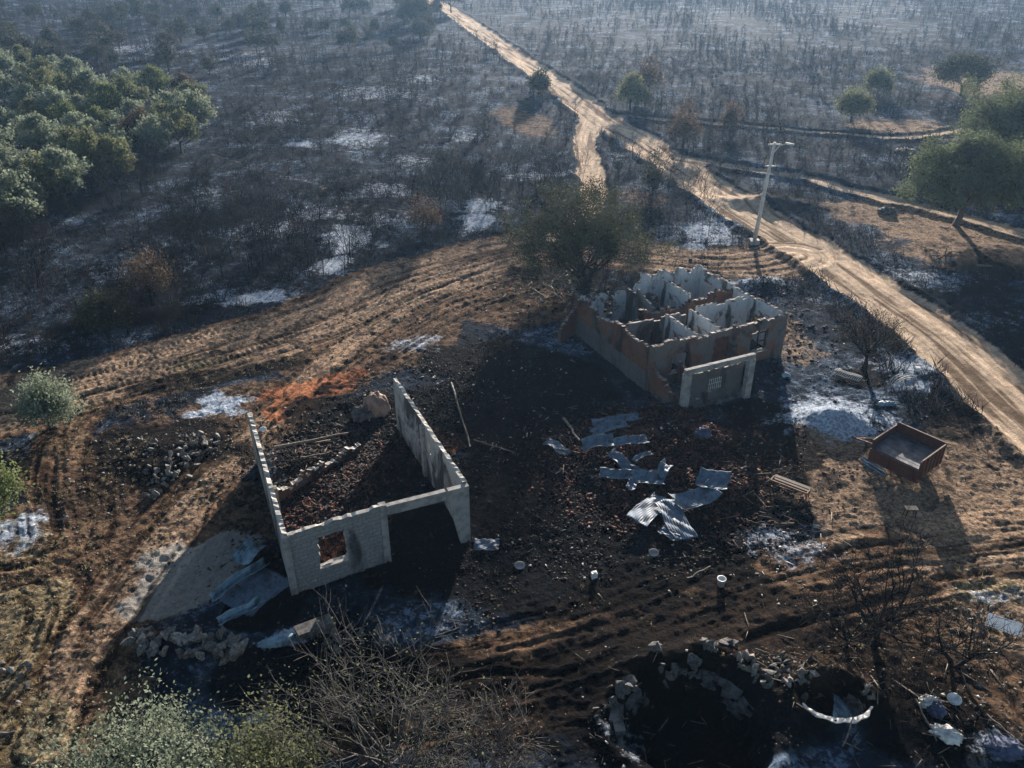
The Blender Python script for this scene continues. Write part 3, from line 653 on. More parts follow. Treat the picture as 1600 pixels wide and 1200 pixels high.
def board(nm, a, c, h0, h1, lab=None, ribs=6):
    b = MB(); a = Vector(a); c = Vector(c); d = c - a; Ln = d.length; q = math.atan2(d.y, d.x); R = Matrix.Rotation(q, 4, 'Z')
    b.box(((a.x + c.x) / 2, (a.y + c.y) / 2, (h0 + h1) / 2), (Ln, .04, h1 - h0), R)
    for i in range(ribs):
        t = (i + .5) / ribs; p = a + d * t; out = R @ Vector((0, -.035, 0)); b.box((p.x + out.x, p.y + out.y, (h0 + h1) / 2), (.06, .045, h1 - h0 - .04), R)
    b.box(((a.x + c.x) / 2, (a.y + c.y) / 2, h1 + .0225), (Ln + .04, .07, .045), R)
    o = b.build(nm, M['trailer'], trl)
    return o
board('side_board', (tL, TW, 0), (0, TW, 0), .75, 1.58)
board('end_board', (tL, 0, 0), (tL, TW, 0), .40, 1.55)
board('side_board', (0, -.06, 0), (tL, -.06, 0), .22, .93)['label'] = 'side board folded down'
board('end_board', (0, TW, 0), (0, 0, 0), .75, 1.45)
for x, y in ((.03, .03), (.03, TW - .03), (tL - .03, TW - .03), (tL - .03, .03)):
    b = MB(); b.box((x, y, 1.17), (.09, .09, .8 if y > 1 else .62)); b.build('corner_post', M['trailer'], trl)
b = MB()
for y in (.7, TW - .7): b.box((tL / 2, y, .86), (tL, .1, .16))
for x in (.4, tL / 2, tL - .4): b.box((x, TW / 2, .84), (.08, TW - .1, .12))
b.build('chassis', M['steel_rust'], trl)
b = MB(); b.bar((tL * .62, .1, .42), (tL * .62, TW - .1, .42), .09); b.box((tL * .62, .7, .6), (.5, .08, .34)); b.box((tL * .62, TW - .7, .6), (.5, .08, .34)); b.build('axle', M['steel_rust'], trl)
for y in (.18, TW - .18):
    for nm, r, w, m in (('wheel', .42, .22, M['rubber']),):
        b = MB(); x = tL * .62; n = 20
        pr = [(-w / 2, r * .55), (-w / 2, r * .9), (-w * .3, r), (w * .3, r), (w / 2, r * .9), (w / 2, r * .55)]
        for i in range(n):
            a = 2 * math.pi * i / n
            for yy, rr in pr: b.v.append((x + rr * math.cos(a), y + yy, .42 + rr * math.sin(a)))
        for i in range(n):
            for j in range(6):
                b.f.append((i * 6 + j, i * 6 + (j + 1) % 6, ((i + 1) % n) * 6 + (j + 1) % 6, ((i + 1) % n) * 6 + j))
        wh = b.build('wheel', m, trl, smooth=True)
        b = MB(); b.tube([(x, y - .05, .42), (x, y + .05, .42)], r * .56, 16); b.build('rim', M['steel_rust'], wh, TM)
b = MB(); b.bar((.1, .7, .82), (-1.5, TW / 2, .3), .08); b.bar((.1, TW - .7, .82), (-1.5, TW / 2, .3), .08); b.tube([(-1.45, TW / 2, .3), (-1.75, TW / 2, .28)], .06, 8)
b.build('drawbar', M['steel_rust'], trl)
for y in (.35, TW - .35):
    b = MB(); b.bar((.25, y, .0), (.25, y, .85), .07); b.build('support_leg', M['steel_rust'], trl)

# ------------------------------------------------------------------ utility pole
pp = GP(1178, 380); ptop_h = 9.0
pole = empty('utility_pole', pp, 'tall pale concrete utility pole with short crossarms at the roadside', 'utility pole')
lean = .055
b = MB(); b.tube([(lean * z, 0, z) for z in (0, 3, 6, ptop_h)], [.19, .165, .14, .11], 10); b.build('post', M['pole'], pole, smooth=True)
b = MB(); b.box((0, 0, .15), (.8, .8, .4), None, .04); b.build('footing', M['concrete'], pole)
for z, w in ((ptop_h - .15, 1.1), (ptop_h - 2.0, .9)):
    b = MB(); b.box((lean * z, -.12, z), (w, .09, .1)); ca = b.build('crossarm', M['pole'], pole)
    for x in (-w / 2 + .08, w / 2 - .08):
        b = MB(); b.tube([(lean * z + x, -.12, z + .05), (lean * z + x, -.12, z + .1), (lean * z + x, -.12, z + .24), (lean * z + x, -.12, z + .27)], [.03, .07, .06, .02], 8); b.build('insulator', M['glass_insul'], ca, WM[pole.name])
b = MB(); z = ptop_h - 1.0; b.tube([(lean * z, 0, z), (lean * z + .5, -.05, z + .75), (lean * z + 1.0, -.1, z + .9)], .045, 6); arm = b.build('lamp_arm', M['pole'], pole)
b = MB(); b.box((lean * z + 1.3, -.12, z + .9), (.7, .26, .13), Matrix.Rotation(.15, 4, 'Y'), .015); b.build('lamp_head', M['pole'], arm, WM[pole.name])

# ------------------------------------------------------------------ trees
def grow(mb, p, d, L, r, lvl, rg, tips, up=.1, spread=.7, kids=3, sides=5, wob=.25, taper=.55, nseg=4, start=.35):
    pts = [p.copy()]; q = p.copy(); dd = d.normalized()
    for i in range(nseg):
        dd = (dd + Vector((rg.gauss(0, wob), rg.gauss(0, wob), rg.gauss(0, wob * .7) + up)) * .5).normalized()
        q = q + dd * (L / nseg); pts.append(q.copy())
    r = max(r, .011); rad = [r * (1 - (1 - taper) * i / nseg) for i in range(nseg + 1)]
    if lvl == 0: rad[-1] = r * .25
    mb.tube(pts, rad, sides if lvl > 0 else 3, cap=False)
    if lvl == 0: tips.append(pts[-1]); tips.append(pts[len(pts) // 2]); return
    for k in range(kids):
        t = start + (1 - start) * (k + rg.random() * .8) / kids; f = min(t, .999) * nseg; i = int(f)
        b = pts[i].lerp(pts[i + 1], f - i)
        ax = (pts[i + 1] - pts[i]).normalized(); o = ax.orthogonal().normalized(); o.rotate(Quaternion(ax, rg.random() * 6.283))
        nd = (ax * (1 - spread * .55) + o * spread).normalized()
        grow(mb, b, nd, L * rg.uniform(.5, .8), r * taper * rg.uniform(.55, .85), lvl - 1, rg, tips, up, spread, kids, sides, wob, taper, max(2, nseg - 1), start)
def leaves(pts, n, sig, size, seed, flat=1.0, dens=None):
    q = np.random.RandomState(seed); P = np.array([tuple(p) for p in pts]); c = P[q.randint(0, len(P), n)]
    c = c + q.normal(0, 1, (n, 3)) * np.array([sig, sig, sig * flat])
    a = q.normal(0, 1, (n, 3)); a /= np.linalg.norm(a, axis=1)[:, None]; bb = np.cross(a, q.normal(0, 1, (n, 3))); bb /= np.linalg.norm(bb, axis=1)[:, None] + 1e-9
    s = size * q.uniform(.55, 1.35, (n, 1))
    V = np.stack([c - a * s, c - bb * s * .55, c + a * s, c + bb * s * .55], 1).reshape(-1, 3)
    return V, np.arange(4 * n).reshape(n, 4)
def crownpts(rg, cx, R, Hc, nclump, base=0.35):
    """clump centres spread through an uneven dome"""
    out = []
    for _ in range(nclump):
        a = rg.random() * 6.283; e = rg.random() ** .6; z = rg.uniform(-base, 1); rr = math.sqrt(max(0, 1 - max(z, 0) ** 2)) * e * (1 if z > 0 else 1 + z * .6)
        k = rg.uniform(.8, 1.12); out.append(Vector((cx.x + R * rr * math.cos(a) * k, cx.y + R * rr * math.sin(a) * k, cx.z + Hc * z * k)))
    return out
def tree_meshes(seed, h, R, trunk_r, n_leaf, leaf, mleaf, mbark, levels=3, th=.35, sig=.45, kids=4, stems=1, spread=.75, dens_clump=70, gk=3, cz=.66):
    rg = random.Random(seed); mb = MB(); tips = []
    for s_ in range(stems):
        d0 = Vector((rg.gauss(0, .05), rg.gauss(0, .05), 1)) if stems == 1 else Vector((rg.gauss(0, .4), rg.gauss(0, .4), 1))
        p = Vector((rg.gauss(0, .1) * (stems > 1), rg.gauss(0, .1) * (stems > 1), -.25)); tr = h * th + .25
        pts = [p, p + d0.normalized() * tr * .5, p + d0.normalized() * tr]; pts[1] += Vector((rg.gauss(0, .05), rg.gauss(0, .05), 0)) * h * .2
        mb.tube(pts, [trunk_r * 1.25, trunk_r, trunk_r * .85], 8, cap=False)
        for k in range(kids + 1):
            a = 6.283 * (k + rg.random() * .5) / (kids + 1)
            nd = Vector((math.cos(a) * spread, math.sin(a) * spread, rg.uniform(.45, 1.0)))
            grow(mb, pts[2] - d0.normalized() * tr * rg.uniform(0, .25), nd, R * rg.uniform(.6, .9), trunk_r * .5, levels - 1, rg, tips, .12, .65, gk, 5, .3)
    me_b = mb.mesh('trunk', mbark, True)
    me_l = None
    if n_leaf:
        cl = crownpts(rg, Vector((0, 0, h * cz)), R, h * (1 - cz), dens_clump)
        near = [t for t in tips if t.z > h * .3]
        V, Q = leaves(cl + near, n_leaf, sig, leaf, seed)
        me_l = npmesh('crown', V, [Q], mleaf)
    return me_b, me_l
def plant(name, meshes, loc, label, cat, rz=0, sc=1.0, group=None, mleaf=None):
    t = empty(name, loc, label, cat, group, rz); t.scale = (sc, sc, sc); WM[t.name] = WM[t.name] @ Matrix.Scale(sc, 4)
    o = bpy.data.objects.new('trunk', meshes[0]); link(o, t, WM[t.name])
    if meshes[1] is not None:
        o = bpy.data.objects.new('crown', meshes[1]); link(o, t, WM[t.name])
        if mleaf: o.material_slots[0].link = 'OBJECT'; o.material_slots[0].material = mleaf
    return t

plant('broadleaf_tree', tree_meshes(1, 8.0, 4.3, .22, 46000, .08, M['leaf_dark'], M['bark_char'], 4, .16, .30, 5, 3, .9, 170), GP(916, 443), 'half burnt multi-stemmed tree behind the left end of the house', 'tree')
plant('broadleaf_tree', tree_meshes(2, 7.8, 5.8, .28, 52000, .11, M['leaf_green'], M['bark'], 3, .24, .42, 5, 1, .8, 190, cz=.54), GP(1492, 352), 'large round green tree with a single trunk at the right edge', 'tree')
plant('broadleaf_tree', tree_meshes(3, 7.6, 7.0, .3, 38000, .13, M['leaf_green'], M['bark'], 3, .22, .45, 5, 1, .8, 170, cz=.54), GP(1580, 268), 'large green tree behind the round tree at the right edge', 'tree')
small = [(842, 148, 3.6, 1.5, 'leaf_dark', 'small round dark tree on the left bank of the dirt road'),
         (985, 172, 5.0, 2.2, 'leaf_olive', 'dull green tree just above the road junction'), (1012, 150, 6.0, 2.2, 'leaf_scorch', 'brown scorched tree behind the dull green one at the junction'),
         (1066, 232, 5.5, 1.9, 'leaf_scorch', 'thin brown tree between the two side tracks'), (1330, 190, 4.2, 2.3, 'leaf_olive', 'loose green tree above the upper side track'),
         (1370, 150, 4.0, 2.0, 'leaf_olive', 'olive green tree beside the bare slope, left of two'), (1500, 150, 6.0, 4.0, 'leaf_dark', 'wide dark green tree near the bare slope at the right'),
         (1140, 208, 3.6, 1.8, 'leaf_scorch', 'brown scorched bush on the upper side track'), (665, 372, 3.6, 1.8, 'leaf_scorch', 'brown leaved small tree beside the ash patches above the track'),
         (240, 478, 4.2, 1.9, 'leaf_scorch', 'reddish brown scorched tree on the bank left of the ash patch'), (1018, 305, 4.5, 1.1, 'leaf_dark', 'thin dark tree on the verge left of the road'),
         (78, 668, 3.0, 1.5, 'leaf_pale', 'pale grey green bush beside the tread marked track'), (-8, 810, 3.4, 1.7, 'leaf_yellow', 'yellow green bush cut by the left edge'),
         (175, 515, 1.8, 2.0, 'leaf_dark', 'low dark shrub on the bank above the tread marks'), (705, 20, 7, 5, 'leaf_dull', 'dark dull tree beside the far end of the road'), (650, 40, 6, 5, 'leaf_dull', 'broad dull tree left of the far end of the road')]
for i, (px, py, h, R, ml, lab) in enumerate(small):
    nl = int(2600 * R) if py < 600 else 7000
    ls = .10 if py > 250 else .15
    if ml == 'leaf_scorch': nl = int(nl * .45)
    if py > 600: ls = .085
    kind = 'small_tree' if h > 3 else 'bush'
    plant(kind, tree_meshes(40 + i, h, R, .035 * h ** .9, nl, ls, M[ml], M['bark_char'] if ml != 'leaf_pale' else M['bark'], 3, .28, .3 + .05 * R, 3, 1, .6, int(14 * R)), GP(px, py), lab, 'tree' if h > 3 else 'bush', rnd.random() * 6)
# foreground growth
plant('leafy_bush', tree_meshes(70, 1.7, 2.6, .06, 12000, .065, M['leaf_pale'], M['bark_grey'], 3, .15, .35, 4, 4, .9, 60), GP(225, 1262), 'pale leafy bush at the bottom left corner', 'bush')
plant('leafy_bush', tree_meshes(72, 1.6, 2.2, .05, 7000, .07, M['leaf_olive'], M['bark_grey'], 3, .15, .4, 4, 4, .9, 36), GP(420, 1262), 'thinner brownish bush right of the pale one at the bottom', 'bush')
plant('bare_tree', tree_meshes(71, 3.9, 3.8, .10, 900, .05, M['leaf_olive'], M['bark_grey'], 4, .16, .4, 5, 3, 1.0, 30, gk=4), GP(590, 1200), 'bare grey branched tree spreading at the bottom edge', 'tree')
plant('bare_tree', tree_meshes(75, 2.6, 2.4, .07, 1200, .05, M['leaf_scorch'], M['bark_grey'], 4, .16, .4, 4, 3, 1.0, 30, gk=4), GP(760, 1250), 'bare twiggy bush right of the spreading tree at the bottom edge', 'bush')
# single burnt trees
plant('burnt_tree', tree_meshes(81, 4.6, 3.1, .14, 0, 0, None, M['bark_char'], 4, .24, .3, 6, 1, 1.0, gk=5), GP(1366, 1010), 'black leafless tree with gnarled twigs beside the stone well', 'burnt tree')
plant('burnt_tree', tree_meshes(82, 5.4, 2.6, .10, 900, .05, M['leaf_scorch'], M['bark_char'], 4, .25, .25, 5, 2, .6, gk=4), GP(1352, 578), 'black leafless tree in front of the road near the wire mesh', 'burnt tree')
plant('burnt_tree', tree_meshes(88, 3.0, 2.2, .07, 0, 0, None, M['bark_char'], 4, .2, .3, 4, 2, 1.1, gk=4), GP(1322, 1016), 'low spreading black tree just left of the gnarled one', 'burnt tree')
plant('burnt_tree', tree_meshes(83, 3.6, 1.8, .08, 0, 0, None, M['bark_char'], 4, .25, .3, 4, 2, .9, gk=4), GP(1490, 1035), 'small black leafless tree behind the white cloths', 'burnt tree')
plant('burnt_tree', tree_meshes(84, 3.4, 1.4, .07, 0, 0, None, M['bark_char'], 3, .3, .3, 4, 1, .7), GP(1008, 395), 'thin black leafless tree behind the house roofline', 'burnt tree')

# green grove on the left
gm = [tree_meshes(100 + i, 4.8, 2.4, .14, 5200, .15, M['leaf_olive'], M['bark'], 2, .3, .27, 3, 1, .7, 34 if i != 1 else 22) for i in range(5)]
grove = [(8, 165), (40, 140), (90, 128), (120, 150), (48, 185), (20, 225), (85, 172), (110, 182), (150, 175), (180, 178), (205, 190), (258, 198), (290, 160), (245, 165), (302, 185), (160, 215), (190, 232), (228, 240), (75, 258), (20, 290), (62, 300), (50, 348), (152, 285), (112, 222), (12, 345), (215, 215), (265, 225), (40, 235), (135, 205), (-15, 205), (95, 205), (130, 235), (-10, 310), (10, 130), (75, 150), (-5, 375), (25, 368), (75, 335), (105, 325), (125, 265), (185, 290), (285, 240), (310, 215), (175, 200), (230, 170), (150, 240), (190, 260), (250, 250), (60, 210), (0, 260), (95, 300), (275, 205), (200, 150), (40, 115), (-12, 150)]
gl = ['leaf_olive', 'leaf_pale', 'leaf_green', 'leaf_yellow', 'leaf_scorch']
for i, (px, py) in enumerate(grove):
    ml = 'leaf_scorch' if (px, py) in ((290, 160), (228, 240)) else ('leaf_pale' if (px, py) in ((50, 348), (62, 300)) else rnd.choice(('leaf_olive', 'leaf_pale', 'leaf_pale', 'leaf_pale', 'leaf_yellow')))
    lab = {'leaf_scorch': 'scorched brown tree among the green grove at the left', 'leaf_pale': 'pale green tree in the grove at the left', 'leaf_olive': 'olive green tree in the grove at the left', 'leaf_green': 'deep green tree in the grove at the left', 'leaf_yellow': 'yellow green tree in the grove at the left'}[ml]
    plant('grove_tree', gm[i % 5], GP(px, py), lab, 'tree', rnd.random() * 6.28, rnd.uniform(.75, 1.2), 'trees of the green grove at the left', M[ml])
# dull far trees along the top left
dm = [tree_meshes(120 + i, 4.5, 2.6, .12, 2200, .17, M['leaf_dull'], M['bark_char'], 2, .3, .4, 3, 1, .7, 20) for i in range(3)]
k = 0
for _ in range(400):
    px = rnd.uniform(-20, 690); py = rnd.uniform(4, 118)
    if px > 330 and py > 60 + 40 * rnd.random(): continue
    k += 1
    if k > 85: break
    plant('scorched_tree', dm[k % 3], GP(px, py), 'dull grey green tree on the far hillside at the top left', 'tree', rnd.random() * 6.28, rnd.uniform(.6, 1.15), 'dull trees on the far hillside')

# burnt saplings
def sapling(seed):
    rg = random.Random(seed); mb = MB(); tips = []
    h = rg.uniform(2.4, 3.8)
    for s_ in range(rg.choice((1, 1, 2, 3))):
        grow(mb, Vector((rg.gauss(0, .12), rg.gauss(0, .12), -.15)), Vector((rg.gauss(0, .16), rg.gauss(0, .16), 1)), h, rg.uniform(.026, .045), 2, rg, tips, .12, .62, 7, 4, .16, .4, 5, .22)
    return mb.mesh('burnt_sapling', M['bark_char'])
SAP = [sapling(200 + i) for i in range(12)]
def lowpoly_sap(seed):
    rg = random.Random(seed); V = []; Fc = []
    def st(a, b, r):
        k = len(V); d = (b - a).normalized(); u = d.orthogonal().normalized(); w = d.cross(u)
        for j in range(3):
            an = j * 2.094; V.append(tuple(a + (u * math.cos(an) + w * math.sin(an)) * r))
        V.append(tuple(b)); Fc.extend([(k, k + 1, k + 3), (k + 1, k + 2, k + 3), (k + 2, k, k + 3)])
    h = rg.uniform(1.3, 3.4); lean = Vector((rg.gauss(0, .2), rg.gauss(0, .2), 1)).normalized()
    st(Vector((0, 0, -.2)), lean * h, .055)
    for i in range(20):
        t = rg.uniform(.2, .9); p = lean * h * t; a = rg.random() * 6.283; l = h * (1 - t * .6) * rg.uniform(.2, .42)
        e = p + Vector((math.cos(a), math.sin(a), rg.uniform(.1, 1.2))).normalized() * l * 1.2; st(p, e, .03)
        for _ in range(2):
            a2 = rg.random() * 6.283; q = p.lerp(e, rg.uniform(.4, .8)); st(q, q + Vector((math.cos(a2), math.sin(a2), .8)).normalized() * l * .5, .02)
    return np.array(V), np.array(Fc)
def scatter(name, variants, P, rz, sc, material, seed=0, tilt=None):
    q = np.random.RandomState(seed); Vs = []; Fs = {}; off = 0; which = q.randint(0, len(variants), len(P))
    for v, (V, Fc) in enumerate(variants):
        m = np.where(which == v)[0]
        if len(m) == 0: continue
        c, s = np.cos(rz[m])[:, None], np.sin(rz[m])[:, None]; S_ = sc[m][:, None]
        X = V[None, :, 0]; Y = V[None, :, 1]; Z = np.repeat(V[None, :, 2], len(m), 0)
        if tilt is not None:
            ct, st_ = np.cos(tilt[m])[:, None], np.sin(tilt[m])[:, None]; Y, Z = Y * ct - Z * st_, Y * st_ + Z * ct
        W = np.stack([(X * c - Y * s) * S_ + P[m, 0:1], (X * s + Y * c) * S_ + P[m, 1:2], Z * S_ + P[m, 2:3]], -1)
        Vs.append(W.reshape(-1, 3)); fo = (Fc[None] + (np.arange(len(m)) * len(V))[:, None, None]).reshape(-1, Fc.shape[1]) + off
        Fs.setdefault(Fc.shape[1], []).append(fo); off += len(m) * len(V)
    return npmesh(name, np.concatenate(Vs), [np.concatenate(f) for f in Fs.values()], material)

def inhouse(x, y, pad=.4):
    d = Vector((x, y)) - hO; u = d.dot(hU); v = d.dot(hV)
    if -pad < u < WH + pad and -4 - pad < v < DH + pad: return True
    return False
# candidate positions on the burnt floor
N0 = 52000
yy = 45 + 300 * nr.rand(N0) ** 1.0; W_ = .6154 * (.87 * yy + 12.8) * 1.15; xx = (nr.rand(N0) * 2 - 1) * W_
keep = nr.rand(N0) < (W_ / W_.max()); xx = xx[keep]; yy = yy[keep]
LL = layers(xx, yy); bare = np.maximum.reduce([LL['road'] * 1.5, LL['soil'], LL['yard'] * 1.1, LL['char'] * .9, LL['ash'] * .7])
dens = .42 + 2.4 * fbm(xx, yy, 16, 4, 2.2); 
ok = (nr.rand(len(xx)) < dens) & (bare < .3) & (np.abs(LL['road_t']) > 3.6) & (np.abs(LL['sb_t']) > 2.6) & (np.abs(LL['sa_t']) > 2.0)
gc = np.array(G(150, 215)); ok &= ~((np.hypot((xx - gc[0]) / 16, (yy - gc[1]) / 32) < 1) & (nr.rand(len(xx)) < .8))
ok &= ~((xx > -22) & (xx < 24) & (yy < 62))
ok &= ~((xx > 20) & (yy < 86))
xx = xx[ok]; yy = yy[ok]; zz = height(xx, yy)
o_ = np.argsort(np.hypot(xx, yy)); xx, yy, zz = xx[o_], yy[o_], zz[o_]
print('saplings', len(xx))
NI = 280
first = None
for i in range(NI):
    o = bpy.data.objects.new('burnt_sapling', SAP[i % 12]) if i < 12 else first[i % 12].copy()
    s_ = rnd.uniform(.7, 1.15); link(o, None, Matrix.Translation((xx[i], yy[i], zz[i])) @ Matrix.Rotation(rnd.random() * 6.28, 4, 'Z') @ Matrix.Scale(s_, 4))
    tag(o, 'thin charred sapling with bare black branches on the burnt forest floor', 'burnt tree', 'charred saplings on the burnt forest floor')
    if i < 12: first = (first or []) + [o]
P3 = np.stack([xx[NI:], yy[NI:], zz[NI:]], 1); n_ = len(P3)
lo = [lowpoly_sap(300 + i) for i in range(14)]
o = bpy.data.objects.new('burnt_woodland', scatter('burnt_woodland', lo, P3, nr.rand(n_) * 6.28, nr.uniform(.4, 1.3, n_), M['bark_char'], 3)); link(o); tag(o, kind='stuff', label='thin charred trees covering the far burnt hillside', cat='woodland')
# charred twigs and low scrub stubs between the saplings
def twig(seed):
    rg = random.Random(seed); V = []; Fc = []
    for i in range(7):
        a = Vector((rg.gauss(0, .25), rg.gauss(0, .25), -.05)); b_ = a + Vector((rg.gauss(0, .3), rg.gauss(0, .3), rg.uniform(.3, .9))); r = .016
        k = len(V); u = (b_ - a).normalized().orthogonal() * r; w = (b_ - a).normalized().cross(u)
        V += [tuple(a + u), tuple(a - u * .5 + w), tuple(a - u * .5 - w), tuple(b_)]; Fc += [(k, k + 1, k + 3), (k + 1, k + 2, k + 3), (k + 2, k, k + 3)]
    return np.array(V), np.array(Fc)
N1 = 42000; yy = 42 + 150 * nr.rand(N1) ** 1.2; xx = (nr.rand(N1) * 2 - 1) * .6154 * (.87 * yy + 12.8) * 1.15
LL = layers(xx, yy); bare = np.maximum.reduce([LL['road'] * 1.5, LL['soil'], LL['yard'], LL['char'] * .6, LL['ash'] * .6])
ok = (bare < .35) & ~((xx > -20) & (xx < 24) & (yy < 61)) & (nr.rand(N1) < .5 + fbm(xx, yy, 9, 2, 3)); xx = xx[ok]; yy = yy[ok]
P3 = np.stack([xx, yy, height(xx, yy)], 1); n_ = len(P3)
o = bpy.data.objects.new('charred_scrub', scatter('charred_scrub', [twig(400 + i) for i in range(8)], P3, nr.rand(n_) * 6.28, nr.uniform(.6, 1.5, n_), M['bark_char'], 4)); link(o); tag(o, kind='stuff', label='charred twigs and stubs sticking out of the ash', cat='scrub')

# ------------------------------------------------------------------ rocks
def rockmesh(seed, name='rock'):
    rg = random.Random(seed); bm = bmesh.new()
    for _ in range(11):
        v = Vector((rg.gauss(0, 1), rg.gauss(0, 1), rg.gauss(0, 1))).normalized(); bm.verts.new((v.x * rg.uniform(.7, 1.25), v.y * rg.uniform(.5, .95), v.z * rg.uniform(.35, .65)))
    r = bmesh.ops.convex_hull(bm, input=bm.verts); bmesh.ops.delete(bm, geom=[g for g in r['geom_interior'] if isinstance(g, bmesh.types.BMVert)], context='VERTS')
    bmesh.ops.bevel(bm, geom=bm.edges[:], offset=.03, segments=1, affect='EDGES')
    me = bpy.data.meshes.new(name); bm.to_mesh(me); bm.free(); return me
RK = [rockmesh(500 + i) for i in range(12)]
for m in RK: m.materials.append(M['rock'])
def rocks(n, cx, cy, rx, ry, rot, s0, s1, label, group, dark=False, pile=.25, seed=1):
    rg = random.Random(seed)
    for i in range(n):
        a = rg.random() * 6.283; e = rg.random() ** .6; dx = math.cos(a) * e * rx; dy = math.sin(a) * e * ry
        x = dx * math.cos(rot) - dy * math.sin(rot); y = dx * math.sin(rot) + dy * math.cos(rot); p = GP(cx + x, cy + y); s_ = rg.uniform(s0, s1)
        o = bpy.data.objects.new('rock', RK[i % 12]); 
        link(o, None, Matrix.Translation(p + Vector((0, 0, s_ * .2 + rg.random() * pile * (1 - e)))) @ Quaternion((rg.gauss(0, 1), rg.gauss(0, 1), rg.gauss(0, 1), rg.gauss(0, 1))).normalized().to_matrix().to_4x4() @ Matrix.Scale(s_, 4))
        if dark: o.material_slots[0].link = 'OBJECT'; o.material_slots[0].material = M['rock_soot']
        tag(o, label, 'rock', group)
g1 = 'rocks of the scattered heap left of the shed'; l1 = 'grey angular rock in the scattered heap left of the shed'
rocks(48, 300, 695, 48, 18, -.1, .09, .3, l1, g1, seed=1); rocks(20, 222, 695, 30, 18, .2, .08, .26, l1, g1, seed=2); rocks(48, 265, 738, 45, 22, -.2, .09, .3, l1, g1, seed=3); rocks(14, 238, 775, 14, 12, 0, .1, .3, l1, g1, seed=4)
g2 = 'boulders of the long heap in the shed shadow'; l2 = 'rounded boulder in the long heap in front of the shed shadow'
rocks(38, 250, 1005, 60, 20, 0, .2, .45, l2, g2, seed=5); rocks(38, 335, 1008, 52, 24, 0, .2, .48, l2, g2, seed=6)
g3 = 'dark stones lying between the shed and the twiggy tree'; rocks(26, 555, 990, 60, 22, -.3, .12, .3, 'dark stone lying between the shed and the bare tree', g3, True, seed=7)
g4 = 'stones around the rim of the sunken ruin'; l4 = 'stone lying on the rim of the sunken ruin'
for (x, y, n) in ((965, 1100, 5), (985, 1075, 5), (1015, 1058, 7), (1045, 1040, 8), (1075, 1030, 9), (1105, 1018, 9), (1135, 1012, 7), (1160, 1030, 6), (1178, 1050, 6), (1195, 1062, 6)): rocks(n, x, y, 16, 10, 0, .10, .42, l4, g4, x % 2 == 1, .3, seed=x)
g5 = 'stones around the well mouth'; l5 = 'stone lying around the mouth of the well'
rocks(26, 1250, 1060, 42, 16, .2, .1, .26, l5, g5, seed=31); rocks(10, 1355, 1090, 12, 22, 0, .1, .26, l5, g5, seed=32); rocks(22, 1240, 1035, 40, 15, 0, .08, .22, l5, g5, True, seed=33)
rocks(24, 1545, 965, 45, 14, .2, .08, .2, 'small stone near the white panel at the right edge', 'small stones near the white panel', seed=34)
rocks(14, 30, 1060, 30, 40, 0, .1, .26, 'pale stone on the sunny soil at the bottom left', 'pale stones on the sunny soil at the bottom left', seed=35)

# sunken ruin wall and well lining
def ring_wall(name, c, rx, ry, z0, z1, a0, a1, m, parent, seed, th=.35):
    rg = random.Random(seed); mb = MB(); z = z0
    while z < z1:
        hh = rg.uniform(.2, .3); a = a0 + rg.random() * .05
        while a < a1:
            w = rg.uniform(.25, .5); da = w / ((rx + ry) / 2); am = a + da / 2
            if z + hh < z1 + .5 * (vnoise(np.array([am * 2.3 + seed]), np.array([1.5]))[0] - .75) and rg.random() < .93:
                f_ = 1 + .09 * math.sin(am * 3 + seed) + .05 * math.sin(am * 7) + rg.gauss(0, .012); p = Vector((c[0] + rx * f_ * math.cos(am), c[1] + ry * f_ * math.sin(am), z + hh / 2)); t = math.atan2(ry * math.cos(am), -rx * math.sin(am))
                mb.box(p - Vector((c[0], c[1], 0)), (w * .96, th * rg.uniform(.8, 1.2), hh * .95), Matrix.Rotation(t + rg.gauss(0, .12), 4, 'Z'), .05)
            a += da
        z += hh
    return mb.build(name, m, parent, Matrix.Translation((c[0], c[1], 0)))
ruin = empty('stone_ruin', (PIT[0], PIT[1], H(PIT[0] + 3.6, PIT[1])), 'sunken rough stone ruin with a dark open pit at the bottom', 'ruin')
ring_wall('curved_wall', PIT, 3.0, 2.4, -2.2, .25, .2, 3.9, M['rock_soot'], ruin, 9)
well = empty('stone_well', (WELL[0], WELL[1], H(WELL[0], WELL[1] - 1.5)), 'round open stone well with a pale broken rim at the bottom right', 'well')
ring_wall('lining', WELL, 1.32, 1.0, -2.3, .15, 0, 6.28, M['rock'], well, 10, .25)
b = MB(); K = 26
for i in range(K):
    a = math.radians(200 + 130 * i / (K - 1))
    w = .05 + .17 * math.sin(math.pi * i / (K - 1)) + .03 * math.sin(i * 1.3)
    for r_, z in ((1.0, .22), (1.0 + w, .25), (1.0 + w, .12), (1.0, .1)): b.v.append((1.34 * r_ * math.cos(a), 1.02 * r_ * math.sin(a), z + .05 + .02 * math.sin(i * 2.1)))
for i in range(K - 1):
    for j in range(4): b.f.append((i * 4 + j, i * 4 + (j + 1) % 4, (i + 1) * 4 + (j + 1) % 4, (i + 1) * 4 + j))
b.f += [(3, 2, 1, 0), tuple((K - 1) * 4 + j for j in range(4))]
b.build('rim', M['cloth_white'], well, Matrix.Translation((WELL[0], WELL[1], .22)))

